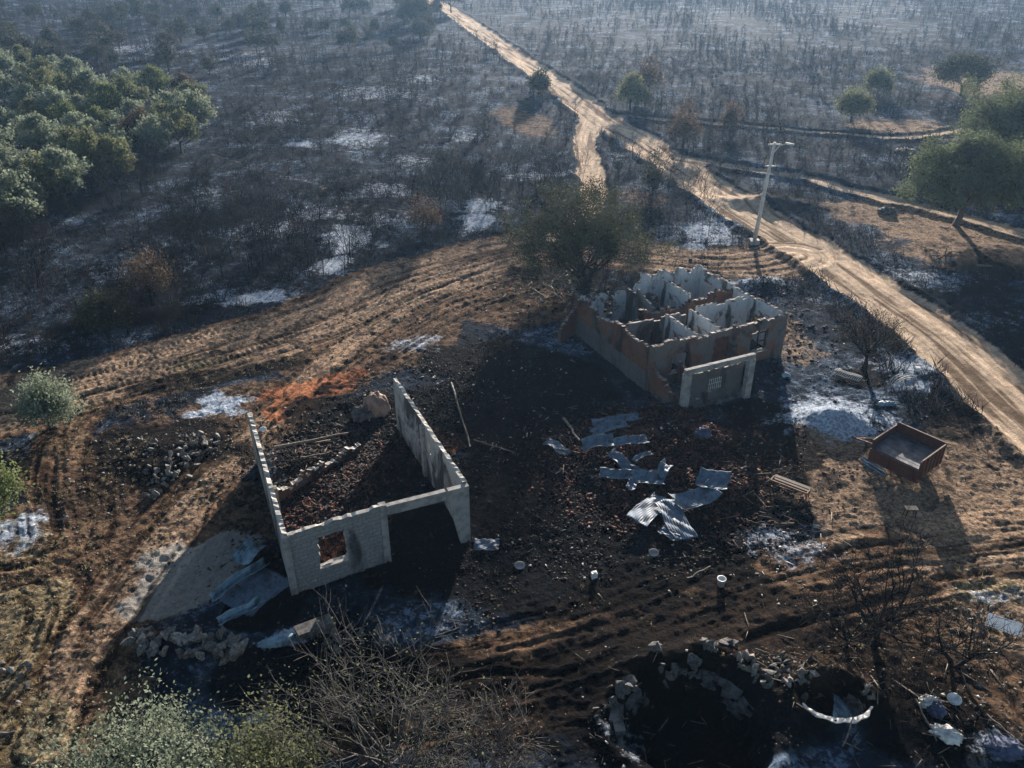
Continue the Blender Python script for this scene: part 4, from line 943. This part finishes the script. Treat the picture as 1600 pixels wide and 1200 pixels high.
# ------------------------------------------------------------------ metal sheets
def sheet(name, px, py, ln, wd, rz, label, group=None, bend=.0, fold=0.0, tilt=(0, 0), m='sheet', dz=.12, pos=None, cor=.012, seed=0, curl=0.0):
    rg = random.Random(seed + int(px)); nx = 22; ny = max(18, int(wd / .028)); V = []; Q = []
    for i in range(nx + 1):
        for j in range(ny + 1):
            u = i / nx - .5; v = j / ny - .5; x = u * ln; y = v * wd; z = cor * math.sin(j * math.pi * .5 * 1.0) + bend * math.sin(u * math.pi + 1) + fold * abs(v) + .04 * math.sin(u * 9 + rg.random() * .1) * math.sin(v * 5 + 1)
            z += curl * max(0, abs(u) - .2) ** 2 * 4
            z += .10 * (abs(math.sin(u * 5.3 + v * 3.1 + seed * 1.7)) - .5) * (abs(u) + .3) + .05 * abs(math.sin(u * 11 - v * 6 + seed))
            if curl: x *= (1 - .35 * curl * max(0, abs(u) - .2))
            x += (.05 * math.sin(j * 1.9 + seed) * math.sin(j * .43)) * (i in (0, nx))
            V.append((x + .02 * math.sin(v * 11), y + .05 * math.sin(u * 6 + seed), z))
    for i in range(nx):
        for j in range(ny): k = i * (ny + 1) + j; Q.append((k, k + ny + 1, k + ny + 2, k + 1))
    me = bpy.data.meshes.new(name); me.from_pydata(V, [], Q); me.update(); me.materials.append(M[m])
    for p in me.polygons: p.use_smooth = True
    o = bpy.data.objects.new(name, me); p = pos or GP(px, py, dz)
    link(o, None, Matrix.Translation(p + Vector((0, 0, dz))) @ Matrix.Rotation(math.radians(rz), 4, 'Z') @ Matrix.Rotation(tilt[0], 4, 'X') @ Matrix.Rotation(tilt[1], 4, 'Y'))
    sd = o.modifiers.new('thickness', 'SOLIDIFY'); sd.thickness = .004
    return tag(o, label, 'metal sheet', group)
GS = 'fallen roof sheets on the brick heap'
sh = [(963, 657, 2.8, .55, 12, 'long narrow sheet nearest the porch, topmost of the fallen sheets', .05, .1, (.15, 0)), (952, 671, 2.3, .5, 28, 'narrow twisted sheet just below the topmost one', .12, .2, (.3, .1)),
      (935, 696, 1.7, .8, 5, 'folded sheet at the left end of the second row', .1, .5, (.2, -.1)), (985, 692, 1.8, .5, 14, 'thin bent sheet right of the folded one', .1, .25, (.25, .05)),
      (975, 724, 2.0, .5, -52, 'narrow sheet slanting down in the middle of the heap', .04, .2, (.25, .15)), (962, 743, 1.6, .55, -10, 'pale narrow sheet pointing left from the crossing', .05, .3, (.3, 0)),
      (1012, 748, 1.6, .8, -8, 'broad sheet at the crossing in the middle', .08, .3, (.2, .1)), (988, 758, 1.0, .4, 58, 'short sheet below the crossing', .04, .2, (.2, .1)),
      (1034, 735, 1.3, .5, 62, 'upright bent sheet at the right of the crossing', .2, .3, (.5, .2)), (1016, 796, 2.7, 1.0, 52, 'big flat sheet lying lower left of the pair', .04, 0, (.08, .1)),
      (1055, 812, 2.6, 1.0, -76, 'big flat sheet lying lower right of the pair', .04, 0, (-.06, .1)), (1086, 780, 2.4, 1.0, 22, 'wide sheet joined to the curled one at the right', .05, .1, (.1, -.08)),
      (1112, 757, 1.6, 1.1, -25, 'curled crumpled sheet at the right end of the heap', .25, .4, (.2, .1)), (1046, 836, 1.0, .45, -55, 'small strip under the lowest pair of sheets', .02, .1, (.1, 0)),
      (1003, 715, 1.3, .25, 35, 'thin strip behind the crossing', .08, .1, (.2, .1)), (870, 700, 1.6, .5, -50, 'brownish sheet at the left edge of the brick heap', .04, .1, (.1, 0))]
for i, (px, py, ln, wd, rz, lab, bend, fold, tl) in enumerate(sh):
    sheet('metal_sheet', px, py, ln * 1.05, wd * 1.18, rz, lab, GS, bend, fold, tl, seed=i, curl=.7 if 'curled' in lab else 0, dz=.16 + .05 * (i % 4))
sheet('metal_sheet', 760, 852, 1.15, .75, -5, 'small grey sheet lying right of the shed pier', None, .03, 0, (.05, .05), seed=50)
GB = 'blue grey sheets beside the shed'
sheet('metal_sheet', 388, 868, 1.5, .95, 70, 'pale blue crumpled sheet, upper one beside the shed', GB, .05, .5, (.2, .1), 'sheet_blue', cor=.02, seed=51, dz=.2)
sheet('metal_sheet', 373, 912, 3.0, .45, 56, 'long blue strip running down beside the shed', GB, .05, .8, (.3, .1), 'sheet_blue', cor=.02, seed=52, dz=.25)
sheet('metal_sheet', 402, 925, 2.6, 1.9, 60, 'large dark grey sheet under the blue strips', GB, .1, .1, (.05, .05), 'sheet', seed=53, dz=.1)
sheet('metal_sheet', 376, 962, 2.0, .4, 46, 'lower blue strip pointing at the boulders', GB, .03, .8, (.3, .1), 'sheet_blue', cor=.02, seed=54, dz=.2)

# ------------------------------------------------------------------ smaller things
def at(px, py, dz=0, rz=0): return Matrix.Translation(GP(px, py) + Vector((0, 0, dz))) @ Matrix.Rotation(math.radians(rz), 4, 'Z')
# bucket
W0 = at(1126, 915); bk = empty('bucket', W0.translation, 'white plastic bucket standing upright on the dark ground', 'bucket')
b = MB(); pr = [(.0, .02), (.15, .02), (.19, .38), (.205, .39), (.205, .42), (.175, .42), (.14, .05), (.0, .05)]; n = 18
for i in range(n):
    a = 6.2832 * i / n
    for r_, z in pr: b.v.append((r_ * math.cos(a), r_ * math.sin(a), z))
for i in range(n):
    for j in range(7): b.f.append((i * 8 + j, ((i + 1) % n) * 8 + j, ((i + 1) % n) * 8 + j + 1, i * 8 + j + 1))
b.build('body', M['white_plastic'], bk, smooth=True)
b = MB(); b.tube([(.2 * math.cos(t), -.21 * math.sin(t) - .0, .38 - .1 * math.sin(t)) for t in [i * math.pi / 8 for i in range(9)]], .008, 5); b.build('handle', M['steel'], bk)
# white can and bowl
b = MB(); b.box((0, 0, .14), (.26, .2, .28), Matrix.Rotation(.3, 4, 'Z'), .02); b.box((.05, 0, .31), (.12, .1, .06)); b.tube([(-.04, 0, .3), (-.04, 0, .36)], .035, 8); tag(b.build('jerry_can', M['white_plastic'], None, at(928, 902)), 'small white plastic can alone on the black ground', 'can')
def bowl(nm, px, py, r, lab, m, cat, seg=16):
    b = MB(); pr = [(.0, .02), (r * .5, .02), (r, r * .45), (r * .93, r * .45), (r * .45, .05), (0, .05)]; 
    for i in range(seg):
        a = 6.2832 * i / seg
        for q, z in pr: b.v.append((q * math.cos(a), q * math.sin(a) * .9, z))
    for i in range(seg):
        for j in range(5): b.f.append((i * 6 + j, ((i + 1) % seg) * 6 + j, ((i + 1) % seg) * 6 + j + 1, i * 6 + j + 1))
    tag(b.build(nm, m, None, at(px, py, .03) @ Matrix.Rotation(.3, 4, 'X'), smooth=True), lab, cat)
bowl('bowl', 1021, 866, .24, 'pale round bowl between the sheets and the bucket', M['concrete'], 'bowl')
bowl('bowl', 812, 886, .24, 'grey round bowl below the small sheet', M['concrete'], 'bowl')
bowl('pot', 411, 672, .2, 'white pot just inside the left wall of the shed', M['white_plastic'], 'pot')
bowl('basin', 1489, 1095, .28, 'pale ring shaped basin above the white cloth', M['cloth_white'], 'basin')
bowl('basin', 1228, 590, .3, 'pale blue basin at the right corner of the house', M['sheet_blue'], 'basin')
# white double panel
W0 = at(1566, 984, .25, -30) @ Matrix.Rotation(.22, 4, 'X'); W0 = W0 @ Matrix.Scale(.70, 4); pn = empty('folded_board', W0.translation, 'white two part panel lying on the soil at the right edge', 'panel'); WM[pn.name] = W0; pn.matrix_basis = W0
for x in (-.48, .48):
    b = MB(); b.box((x, 0, .06), (.93, 1.0, .06), None, .004); b.build('panel_half', M['white_plastic'], pn)
b = MB(); b.box((0, 0, .05), (.04, .96, .05)); b.build('seam_strip', M['steel'], pn)
# cloths
def heap(nm, px, py, rx, ry, h, m, lab, cat, seed, rz=0, sub=4, amp=.55):
    bm = bmesh.new(); bmesh.ops.create_icosphere(bm, subdivisions=sub, radius=1); rg = random.Random(seed); ks = [(Vector((rg.gauss(0, 5), rg.gauss(0, 5), rg.gauss(0, 5))), rg.random() * 6) for _ in range(9)]
    for v in bm.verts:
        f = 1 + amp * sum(abs(math.sin(v.co.dot(k) + p)) - .6 for k, p in ks) / 3
        v.co = Vector((v.co.x * rx * f, v.co.y * ry * f, max(v.co.z, -.15) * h * f))
    me = bpy.data.meshes.new(nm); bm.to_mesh(me); bm.free(); me.materials.append(m)
    for p in me.polygons: p.use_smooth = True
    o = bpy.data.objects.new(nm, me); link(o, None, at(px, py, .03, rz)); return tag(o, lab, cat)
heap('cloth', 1478, 1150, .5, .32, .28, M['cloth_white'], 'crumpled white cloth beside the slanting pole', 'cloth', 1, -20)
heap('cloth', 1450, 1100, .32, .25, .3, M['cloth_white'], 'white cloth bundle above the crumpled cloth', 'cloth', 2)
heap('cloth', 1463, 1112, .3, .3, .28, M['cloth_blue'], 'dark blue cloth bundle beside the white bundle', 'cloth', 3)
heap('cloth', 1568, 1170, .6, .4, .2, M['cloth_blue'], 'bluish ash covered cloth at the bottom right corner', 'cloth', 4)
heap('cloth', 440, 1003, .75, .22, .2, M['sheet_blue'], 'long bluish cloth in the dark by the boulders', 'cloth', 5, 15)
heap('crumpled_sack', 588, 640, .8, .75, 1.1, simple('bale', (.16, .10, .075), (.32, .22, .17), 2.2, bump=.5), 'large crumpled brown sack at the far end of the shed', 'sack', 6, 0, 4, .22)
heap('charred_bundle', 566, 652, .55, .5, .6, M['rock_soot'], 'small charred bundle left of the brown sack', 'bundle', 7, 0, 4)
heap('cloth', 1098, 680, .4, .3, .35, M['cloth_blue'], 'bluish cloth scrap on the brick heap near the porch', 'cloth', 8)
b = MB(); b.box((0, 0, .15), (1.5, .6, .28), None, .02); tag(b.build('concrete_block', M['rock_soot'], None, at(492, 984, 0, 30)), 'long concrete block lying below the shed front', 'block')
# poles and planks
def pole_(nm, a, c, r, m, lab, cat, z0=.08, z1=.08, grp=None):
    A = GP(*a) + Vector((0, 0, z0)); B = GP(*c) + Vector((0, 0, z1)); rg = random.Random(int(a[0])); b = MB(); n = 6
    pts = [A.lerp(B, i / n) - A + Vector((rg.gauss(0, .02), rg.gauss(0, .02), rg.gauss(0, .02))) for i in range(n + 1)]
    b.tube(pts, [r * (1 - .3 * i / n) for i in range(n + 1)], 6); tag(b.build(nm, m, None, Matrix.Translation(A)), lab, cat, grp)
pole_('wooden_pole', (1428, 1100), (1463, 1160), .035, M['wood_grey'], 'pale slanting pole left of the white cloths', 'pole', .3)
pole_('wooden_pole', (1542, 1118), (1600, 1170), .035, M['wood_grey'], 'long thin pole lying at the bottom right edge', 'pole')
pole_('wooden_pole', (1316, 1168), (1332, 1130), .035, M['wood_grey'], 'short stick leaning on the well rim', 'pole', .05, .3)
pole_('wooden_pole', (1178, 772), (1198, 795), .025, M['wood_grey'], 'thin stick lying left of the steel frame', 'pole')
pole_('wooden_pole', (1075, 907), (1110, 886), .04, M['wood_char'], 'dark stick lying left of the bucket', 'pole')
pole_('wooden_pole', (1358, 745), (1372, 733), .02, M['wood_grey'], 'short pale stick on the soil below the blue pipes', 'pole')
pole_('charred_beam', (705, 600), (735, 700), .09, M['wood_char'], 'charred beam lying along the right wall of the shed', 'beam')
pole_('charred_beam', (740, 690), (812, 712), .07, M['wood_char'], 'charred beam lying across the black ground', 'beam')
pole_('charred_beam', (880, 655), (905, 690), .08, M['wood_grey'], 'brown beam at the left end of the brick heap', 'beam')
pole_('plank', (832, 452), (852, 466), .06, M['wood_grey'], 'pale plank in the burnt pile under the tree, left one', 'plank')
pole_('plank', (862, 458), (885, 472), .06, M['wood_grey'], 'pale plank in the burnt pile under the tree, right one', 'plank')
pole_('plank', (846, 470), (878, 462), .06, M['wood_char'], 'charred plank crossing the pale ones under the tree', 'plank')
pole_('charred_beam', (432, 716), (545, 688), .08, M['wood_grey'], 'long beam lying along the low back wall of the shed', 'beam', .7, .5)
pole_('charred_beam', (470, 722), (515, 715), .05, M['wood_grey'], 'shorter beam inside the shed below the long one', 'beam', .3, .3)
pole_('log', (1527, 416), (1550, 418), .12, M['wood_grey'], 'short log on the sandy ground under the green trees', 'log')
pole_('fallen_branch', (-5, 1150), (24, 1147), .07, M['bark_grey'], 'pale fallen branch at the bottom left edge', 'branch')
for i, dy in enumerate((0, 5, 10)):
    a = (1346 + i * 1, 715 + dy); c = (1384, 737 + dy); pole_('pipe', a, c, .05, M['blue_pipe'], ('blue pipe beside the trailer, uppermost of three', 'blue pipe beside the trailer, middle of three', 'blue pipe beside the trailer, lowest of three')[i], 'pipe', grp='blue pipes beside the trailer')
# steel frame
b = MB(); q = [(0, 0), (1.9, 0), (1.9, .42), (0, .42)]
for i in range(4): b.bar((*q[i], 0), (*q[(i + 1) % 4], 0), .06)
for i in range(4): b.bar((*q[i], 0), (q[i][0], q[i][1], -.45), .05)
tag(b.build('steel_frame', M['steel_rust'], None, at(1202, 762, .5, -38)), 'empty rectangular steel frame beside the house shadow', 'frame')
b = MB(); b.box((0, 0, 0), (1.9, .45, .06), None, .01); b.bar((-.8, 0, 0), (-.8, 0, -.35), .05); b.bar((.8, 0, 0), (.8, 0, -.35), .05); tag(b.build('bench', M['wood_char'], None, at(1235, 765, .4, -38)), 'dark narrow bench right of the steel frame', 'bench')
# wire mesh / spring base
b = MB()
for i in range(14): b.tube([(i * .13, .03 * math.sin(i * 2), .03), (i * .13 + .1, .35, .22), (i * .13, .7, .03)], .022, 5)
for y in (0, .23, .47, .7): b.tube([(k * .17, y, .03 + .2 * math.sin(y / .7 * 3.14) + .02 * math.sin(k)) for k in range(11)], .02, 5)
tag(b.build('bed_springs', M['pole'], None, at(1300, 585, .05, -38)), 'rusted grey bed spring mesh lying near the black tree', 'bed springs')
# small table / stand in the trailer shadow
b = MB(); b.box((0, 0, .55), (.6, .35, .05)); 
for x in (-.25, .25):
    for y in (-.13, .13): b.bar((x, y, 0), (x * .8, y, .54), .035)
tag(b.build('stool', M['wood_char'], None, at(1420, 808)), 'small dark stool standing in the trailer shadow', 'stool')
# iron plough under the trees
W0 = at(1470, 412, .1, 15); pg = empty('iron_plough', W0.translation, 'rusty iron plough standing on sandy ground near the large round tree', 'plough'); WM[pg.name] = W0; pg.matrix_basis = W0
b = MB(); b.bar((-1.2, -.4, .5), (1.2, .4, .7), .12); b.bar((-.9, .5, .55), (1.0, -.3, .6), .1); b.bar((-1.2, -.4, .5), (-.9, .5, .55), .1); b.bar((.2, 0, .6), (.3, .1, 1.2), .08); b.build('frame', M['steel_rust'], pg)
for x, y in ((-1.1, -.4), (-.4, -.1), (.4, .1), (1.1, .35)):
    b = MB(); b.bar((x, y, .6), (x + .1, y, .1), .07); b.add([(x + .1, y - .2, .0), (x + .5, y - .05, .05), (x + .3, y + .2, .42), (x, y + .1, .4), (x + .1, y - .17, .0), (x + .5, y - .02, .05), (x + .3, y + .23, .42), (x, y + .13, .4)], BOXF); b.build('share', M['steel'], pg)
heap('rubbish_heap', 1385, 333, .8, .6, .5, M['rock_soot'], 'small dark heap on the sandy ground left of the plough', 'heap', 20)
heap('rubbish_heap', 1415, 238, 1.3, .8, .4, M['debris_pale'], 'pale rubbish heap left of the large round tree', 'heap', 21)
# arched metal hoop and white block near the ash
b = MB(); b.tube([(.9 * math.cos(t), 0, .75 * math.sin(t)) for t in [i * math.pi / 12 for i in range(13)]], .025, 5)
for i in range(4): b.tube([(.9 * math.cos(t) * (1 - .12 * i), .25 * i, .6 * math.sin(t) * (1 - .1 * i)) for t in [j * math.pi / 8 for j in range(9)]], .02, 4)
tag(b.build('iron_hoops', M['pole'], None, at(1415, 603, 0, 20)), 'bent pale iron hoops on the ash right of the black tree', 'hoops')
b = MB(); b.box((0, 0, .1), (.3, .25, .2), None, .02); tag(b.build('white_block', M['white_plastic'], None, at(1431, 584, .3)), 'small white block beside the iron hoops', 'block')
heap('cloth', 1384, 632, .55, .22, .14, M['sheet_blue'], 'pale blue cloth strip below the black tree', 'cloth', 22, 5)
# piece of tin inside the well, stump posts
sheet('metal_sheet', 1322, 1103, 1.5, 1.1, 70, 'blue grey sheet fallen inside the stone well', None, .05, .1, (.35, .2), 'sheet_blue', dz=0, seed=60, pos=Vector((WELL[0] + .55, WELL[1] - .1, -.45)))

# ------------------------------------------------------------------ loose rubble
def chip(seed, a, b_, c_):
    rg = random.Random(seed); V = np.array([(x * a * rg.uniform(.7, 1.1), y * b_ * rg.uniform(.7, 1.1), z * c_ * rg.uniform(.7, 1.1)) for z in (-1, 1) for x, y in ((-1, -1), (-1, 1), (1, 1), (1, -1))]); return V, np.array(BOXF)
def rubble(name, n, blobs, variants, s0, s1, m, label, seed, lift=.0, filt=None):
    q = np.random.RandomState(seed); X = []; Y = []
    w = np.array([b[2] * b[3] * b[4] for b in blobs], float); w /= w.sum()
    for k_, (px, py, rx, ry, d_) in enumerate(blobs):
        m_ = int(n * w[k_]); c = G(px, py); X.append(c[0] + q.normal(0, .5, m_) * rx); Y.append(c[1] + q.normal(0, .5, m_) * ry)
    X = np.concatenate(X); Y = np.concatenate(Y); LL = layers(X, Y); Z = height(X, Y, LL)
    if filt is not None: k_ = filt(X, Y, Z, LL, q); X, Y, Z = X[k_], Y[k_], Z[k_]
    P = np.stack([X, Y, Z + lift], 1); n_ = len(P)
    sc = s0 + (s1 - s0) * q.rand(n_) ** 4
    o = bpy.data.objects.new(name, scatter(name, variants, P, q.rand(n_) * 6.28, sc, m, seed, q.normal(0, .5, n_))); link(o); tag(o, kind='stuff', label=label, cat='rubble')
CHP = [chip(i, 1, .5, .35) for i in range(5)]; LG = [chip(10 + i, 2.2, .25, .2) for i in range(4)]; ST = [chip(20 + i, .8, .7, .5) for i in range(5)]
noroad = lambda X, Y, Z, L, q: (L['road'] < .3) & (Z > -1) & (q.rand(len(X)) < .45 + 2.6 * fbm(X, Y, 2.2, 3, 5.5))
notrack = lambda X, Y, Z, L, q: noroad(X, Y, Z, L, q) & (np.abs(L['dz_t']) > 3.6) & (np.abs(L['lo_t']) > 2.4)
rubble('brick_rubble', 17000, [(1035, 715, 6, 4.5, 1.2), (960, 740, 4, 4, .8), (1110, 760, 4, 3.5, .8), (1050, 655, 4, 2.5, 1.4), (930, 690, 3, 3, .7), (1120, 690, 3, 2, 1.2), (1010, 800, 4, 2, .8)], CHP + ST, .03, .115, M['brick'], 'broken red bricks heaped in front of the burnt house', 1, .03, lambda X, Y, Z, L, q: q.rand(len(X)) < .6 + 2 * fbm(X, Y, 1.6, 3, 5.5))
rubble('shed_rubble', 5200, [(540, 760, 5, 7, 1), (500, 740, 4, 5, .8), (570, 700, 5, 4, .8)], CHP + LG, .04, .16, M['debris'], 'charred debris covering the floor of the shed', 2, .03, None)
rubble('house_rubble', 1500, [(1095, 500, 6, 4, 1), (1000, 492, 3, 3, 1)], CHP + ST, .05, .14, M['brick'], 'broken bricks fallen into the rooms of the burnt house', 12, .05, None)
rubble('shed_rubble', 1600, [(520, 770, 4, 6, 1), (570, 705, 4, 2, .8), (480, 810, 2, 2, 1)], CHP + LG, .04, .14, M['brick'], 'reddish broken tiles on the floor of the shed', 3, .05, None)
rubble('house_rubble', 4200, [(1060, 500, 9, 8, 1), (1095, 500, 5, 4, 3)], CHP + ST + LG, .05, .19, M['debris'], 'charred debris inside and around the burnt house', 4, .03, None)
rubble('charred_debris', 30000, [(800, 640, 12, 14, 1), (900, 760, 14, 12, 1), (720, 600, 8, 8, 1), (860, 440, 5, 6, 1.5), (1200, 860, 6, 4, 1), (1060, 880, 10, 5, 1), (700, 900, 9, 5, .8), (950, 600, 5, 8, .8), (1250, 460, 6, 5, 1)], CHP + ST, .015, .09, M['debris'], 'small charred debris strewn over the black ground', 5, .01, notrack)
rubble('pale_debris', 2600, [(1060, 665, 5, 2.5, 4), (1110, 690, 4, 2, 5), (560, 720, 4, 3, 3), (800, 640, 12, 14, 1), (900, 760, 14, 12, .6), (720, 600, 8, 8, 1), (860, 455, 4, 5, 4), (1235, 860, 3, 3, 6), (1060, 880, 10, 5, 1), (1250, 470, 6, 5, 1), (1380, 1030, 10, 6, 1), (1500, 1120, 5, 4, 2), (960, 1150, 2, 4, 3)], CHP + ST + LG, .02, .10, M['debris_pale'], 'pale flakes of plaster and stone strewn on the ground', 6, .01, noroad)
rubble('soil_clods', 30000, [(1400, 760, 16, 14, 1), (1200, 950, 18, 9, 1), (200, 830, 16, 18, 1.2), (60, 1000, 10, 12, 1), (450, 580, 18, 10, .8), (750, 460, 16, 8, .6), (1400, 1060, 10, 7, 1), (800, 1080, 14, 6, .8), (300, 640, 14, 7, 1)], ST, .012, .06, simple('clod', (.08, .06, .045), (.2, .145, .10), 1.0, island=True, bump=.3), 'clods of brown soil thrown up by the tracks', 7, .0, notrack)
rubble('gravel', 9000, [(250, 730, 12, 8, 1), (1250, 350, 16, 16, .6), (1440, 560, 10, 9, .8), (560, 450, 22, 8, .5), (1300, 560, 10, 8, 1), (1100, 380, 10, 6, .7), (1540, 980, 6, 5, 1)], ST, .015, .10, M['rock'], 'loose grey stones lying on the ground', 8, .0, noroad)
rubble('burnt_sticks', 800, [(1450, 1090, 6, 5, 1), (865, 455, 4, 4, 3), (1240, 790, 4, 3, 2), (1180, 740, 3, 3, 1), (950, 680, 5, 4, 1), (540, 700, 5, 2, 1), (1260, 1050, 3, 2, 2), (1000, 1140, 3, 3, 1)], [chip(60 + i, 5, .2, .18) for i in range(4)], .03, .11, M['wood_grey'], 'half burnt sticks and laths lying about', 11, .05, None)
# sparse dry grass
def blade(seed):
    rg = random.Random(seed); V = []; Fc = []
    for i in range(9):
        a = Vector((rg.gauss(0, .06), rg.gauss(0, .06), 0)); t = a + Vector((rg.gauss(0, .09), rg.gauss(0, .09), rg.uniform(.1, .28))); k = len(V); V += [tuple(a + Vector((.008, 0, 0))), tuple(a - Vector((.008, 0, 0))), tuple(t)]; Fc.append((k, k + 1, k + 2))
    return np.array(V), np.array(Fc)
M['straw'] = leafmat('straw', (.12, .10, .06), (.28, .23, .14), .3)
rubble('dry_grass', 5500, [(30, 1000, 8, 14, 1), (60, 860, 8, 6, 1), (110, 680, 6, 5, 1), (310, 580, 8, 3, 1), (1560, 930, 6, 4, 1), (200, 830, 12, 10, .4), (1300, 980, 14, 5, .3), (60, 1160, 8, 5, 1.4)], [blade(i) for i in range(6)], .6, 1.3, M['straw'], 'dry yellow grass tufts on the unburnt soil', 9, 0, noroad)

# ------------------------------------------------------------------ haze
b = MB(); b.box((0, 500, 12), (3400, 2200, 36)); hm = bpy.data.materials.new('haze'); hm.use_nodes = True; hn = hm.node_tree.nodes; hn.clear()
out = hn.new('ShaderNodeOutputMaterial'); pv = hn.new('ShaderNodeVolumePrincipled'); pv.inputs['Density'].default_value = .00018; pv.inputs['Color'].default_value = (.36, .62, 1, 1); pv.inputs['Anisotropy'].default_value = .5
hm.node_tree.links.new(pv.outputs[0], out.inputs['Volume']); ho = b.build('haze', hm); tag(ho, kind='stuff')
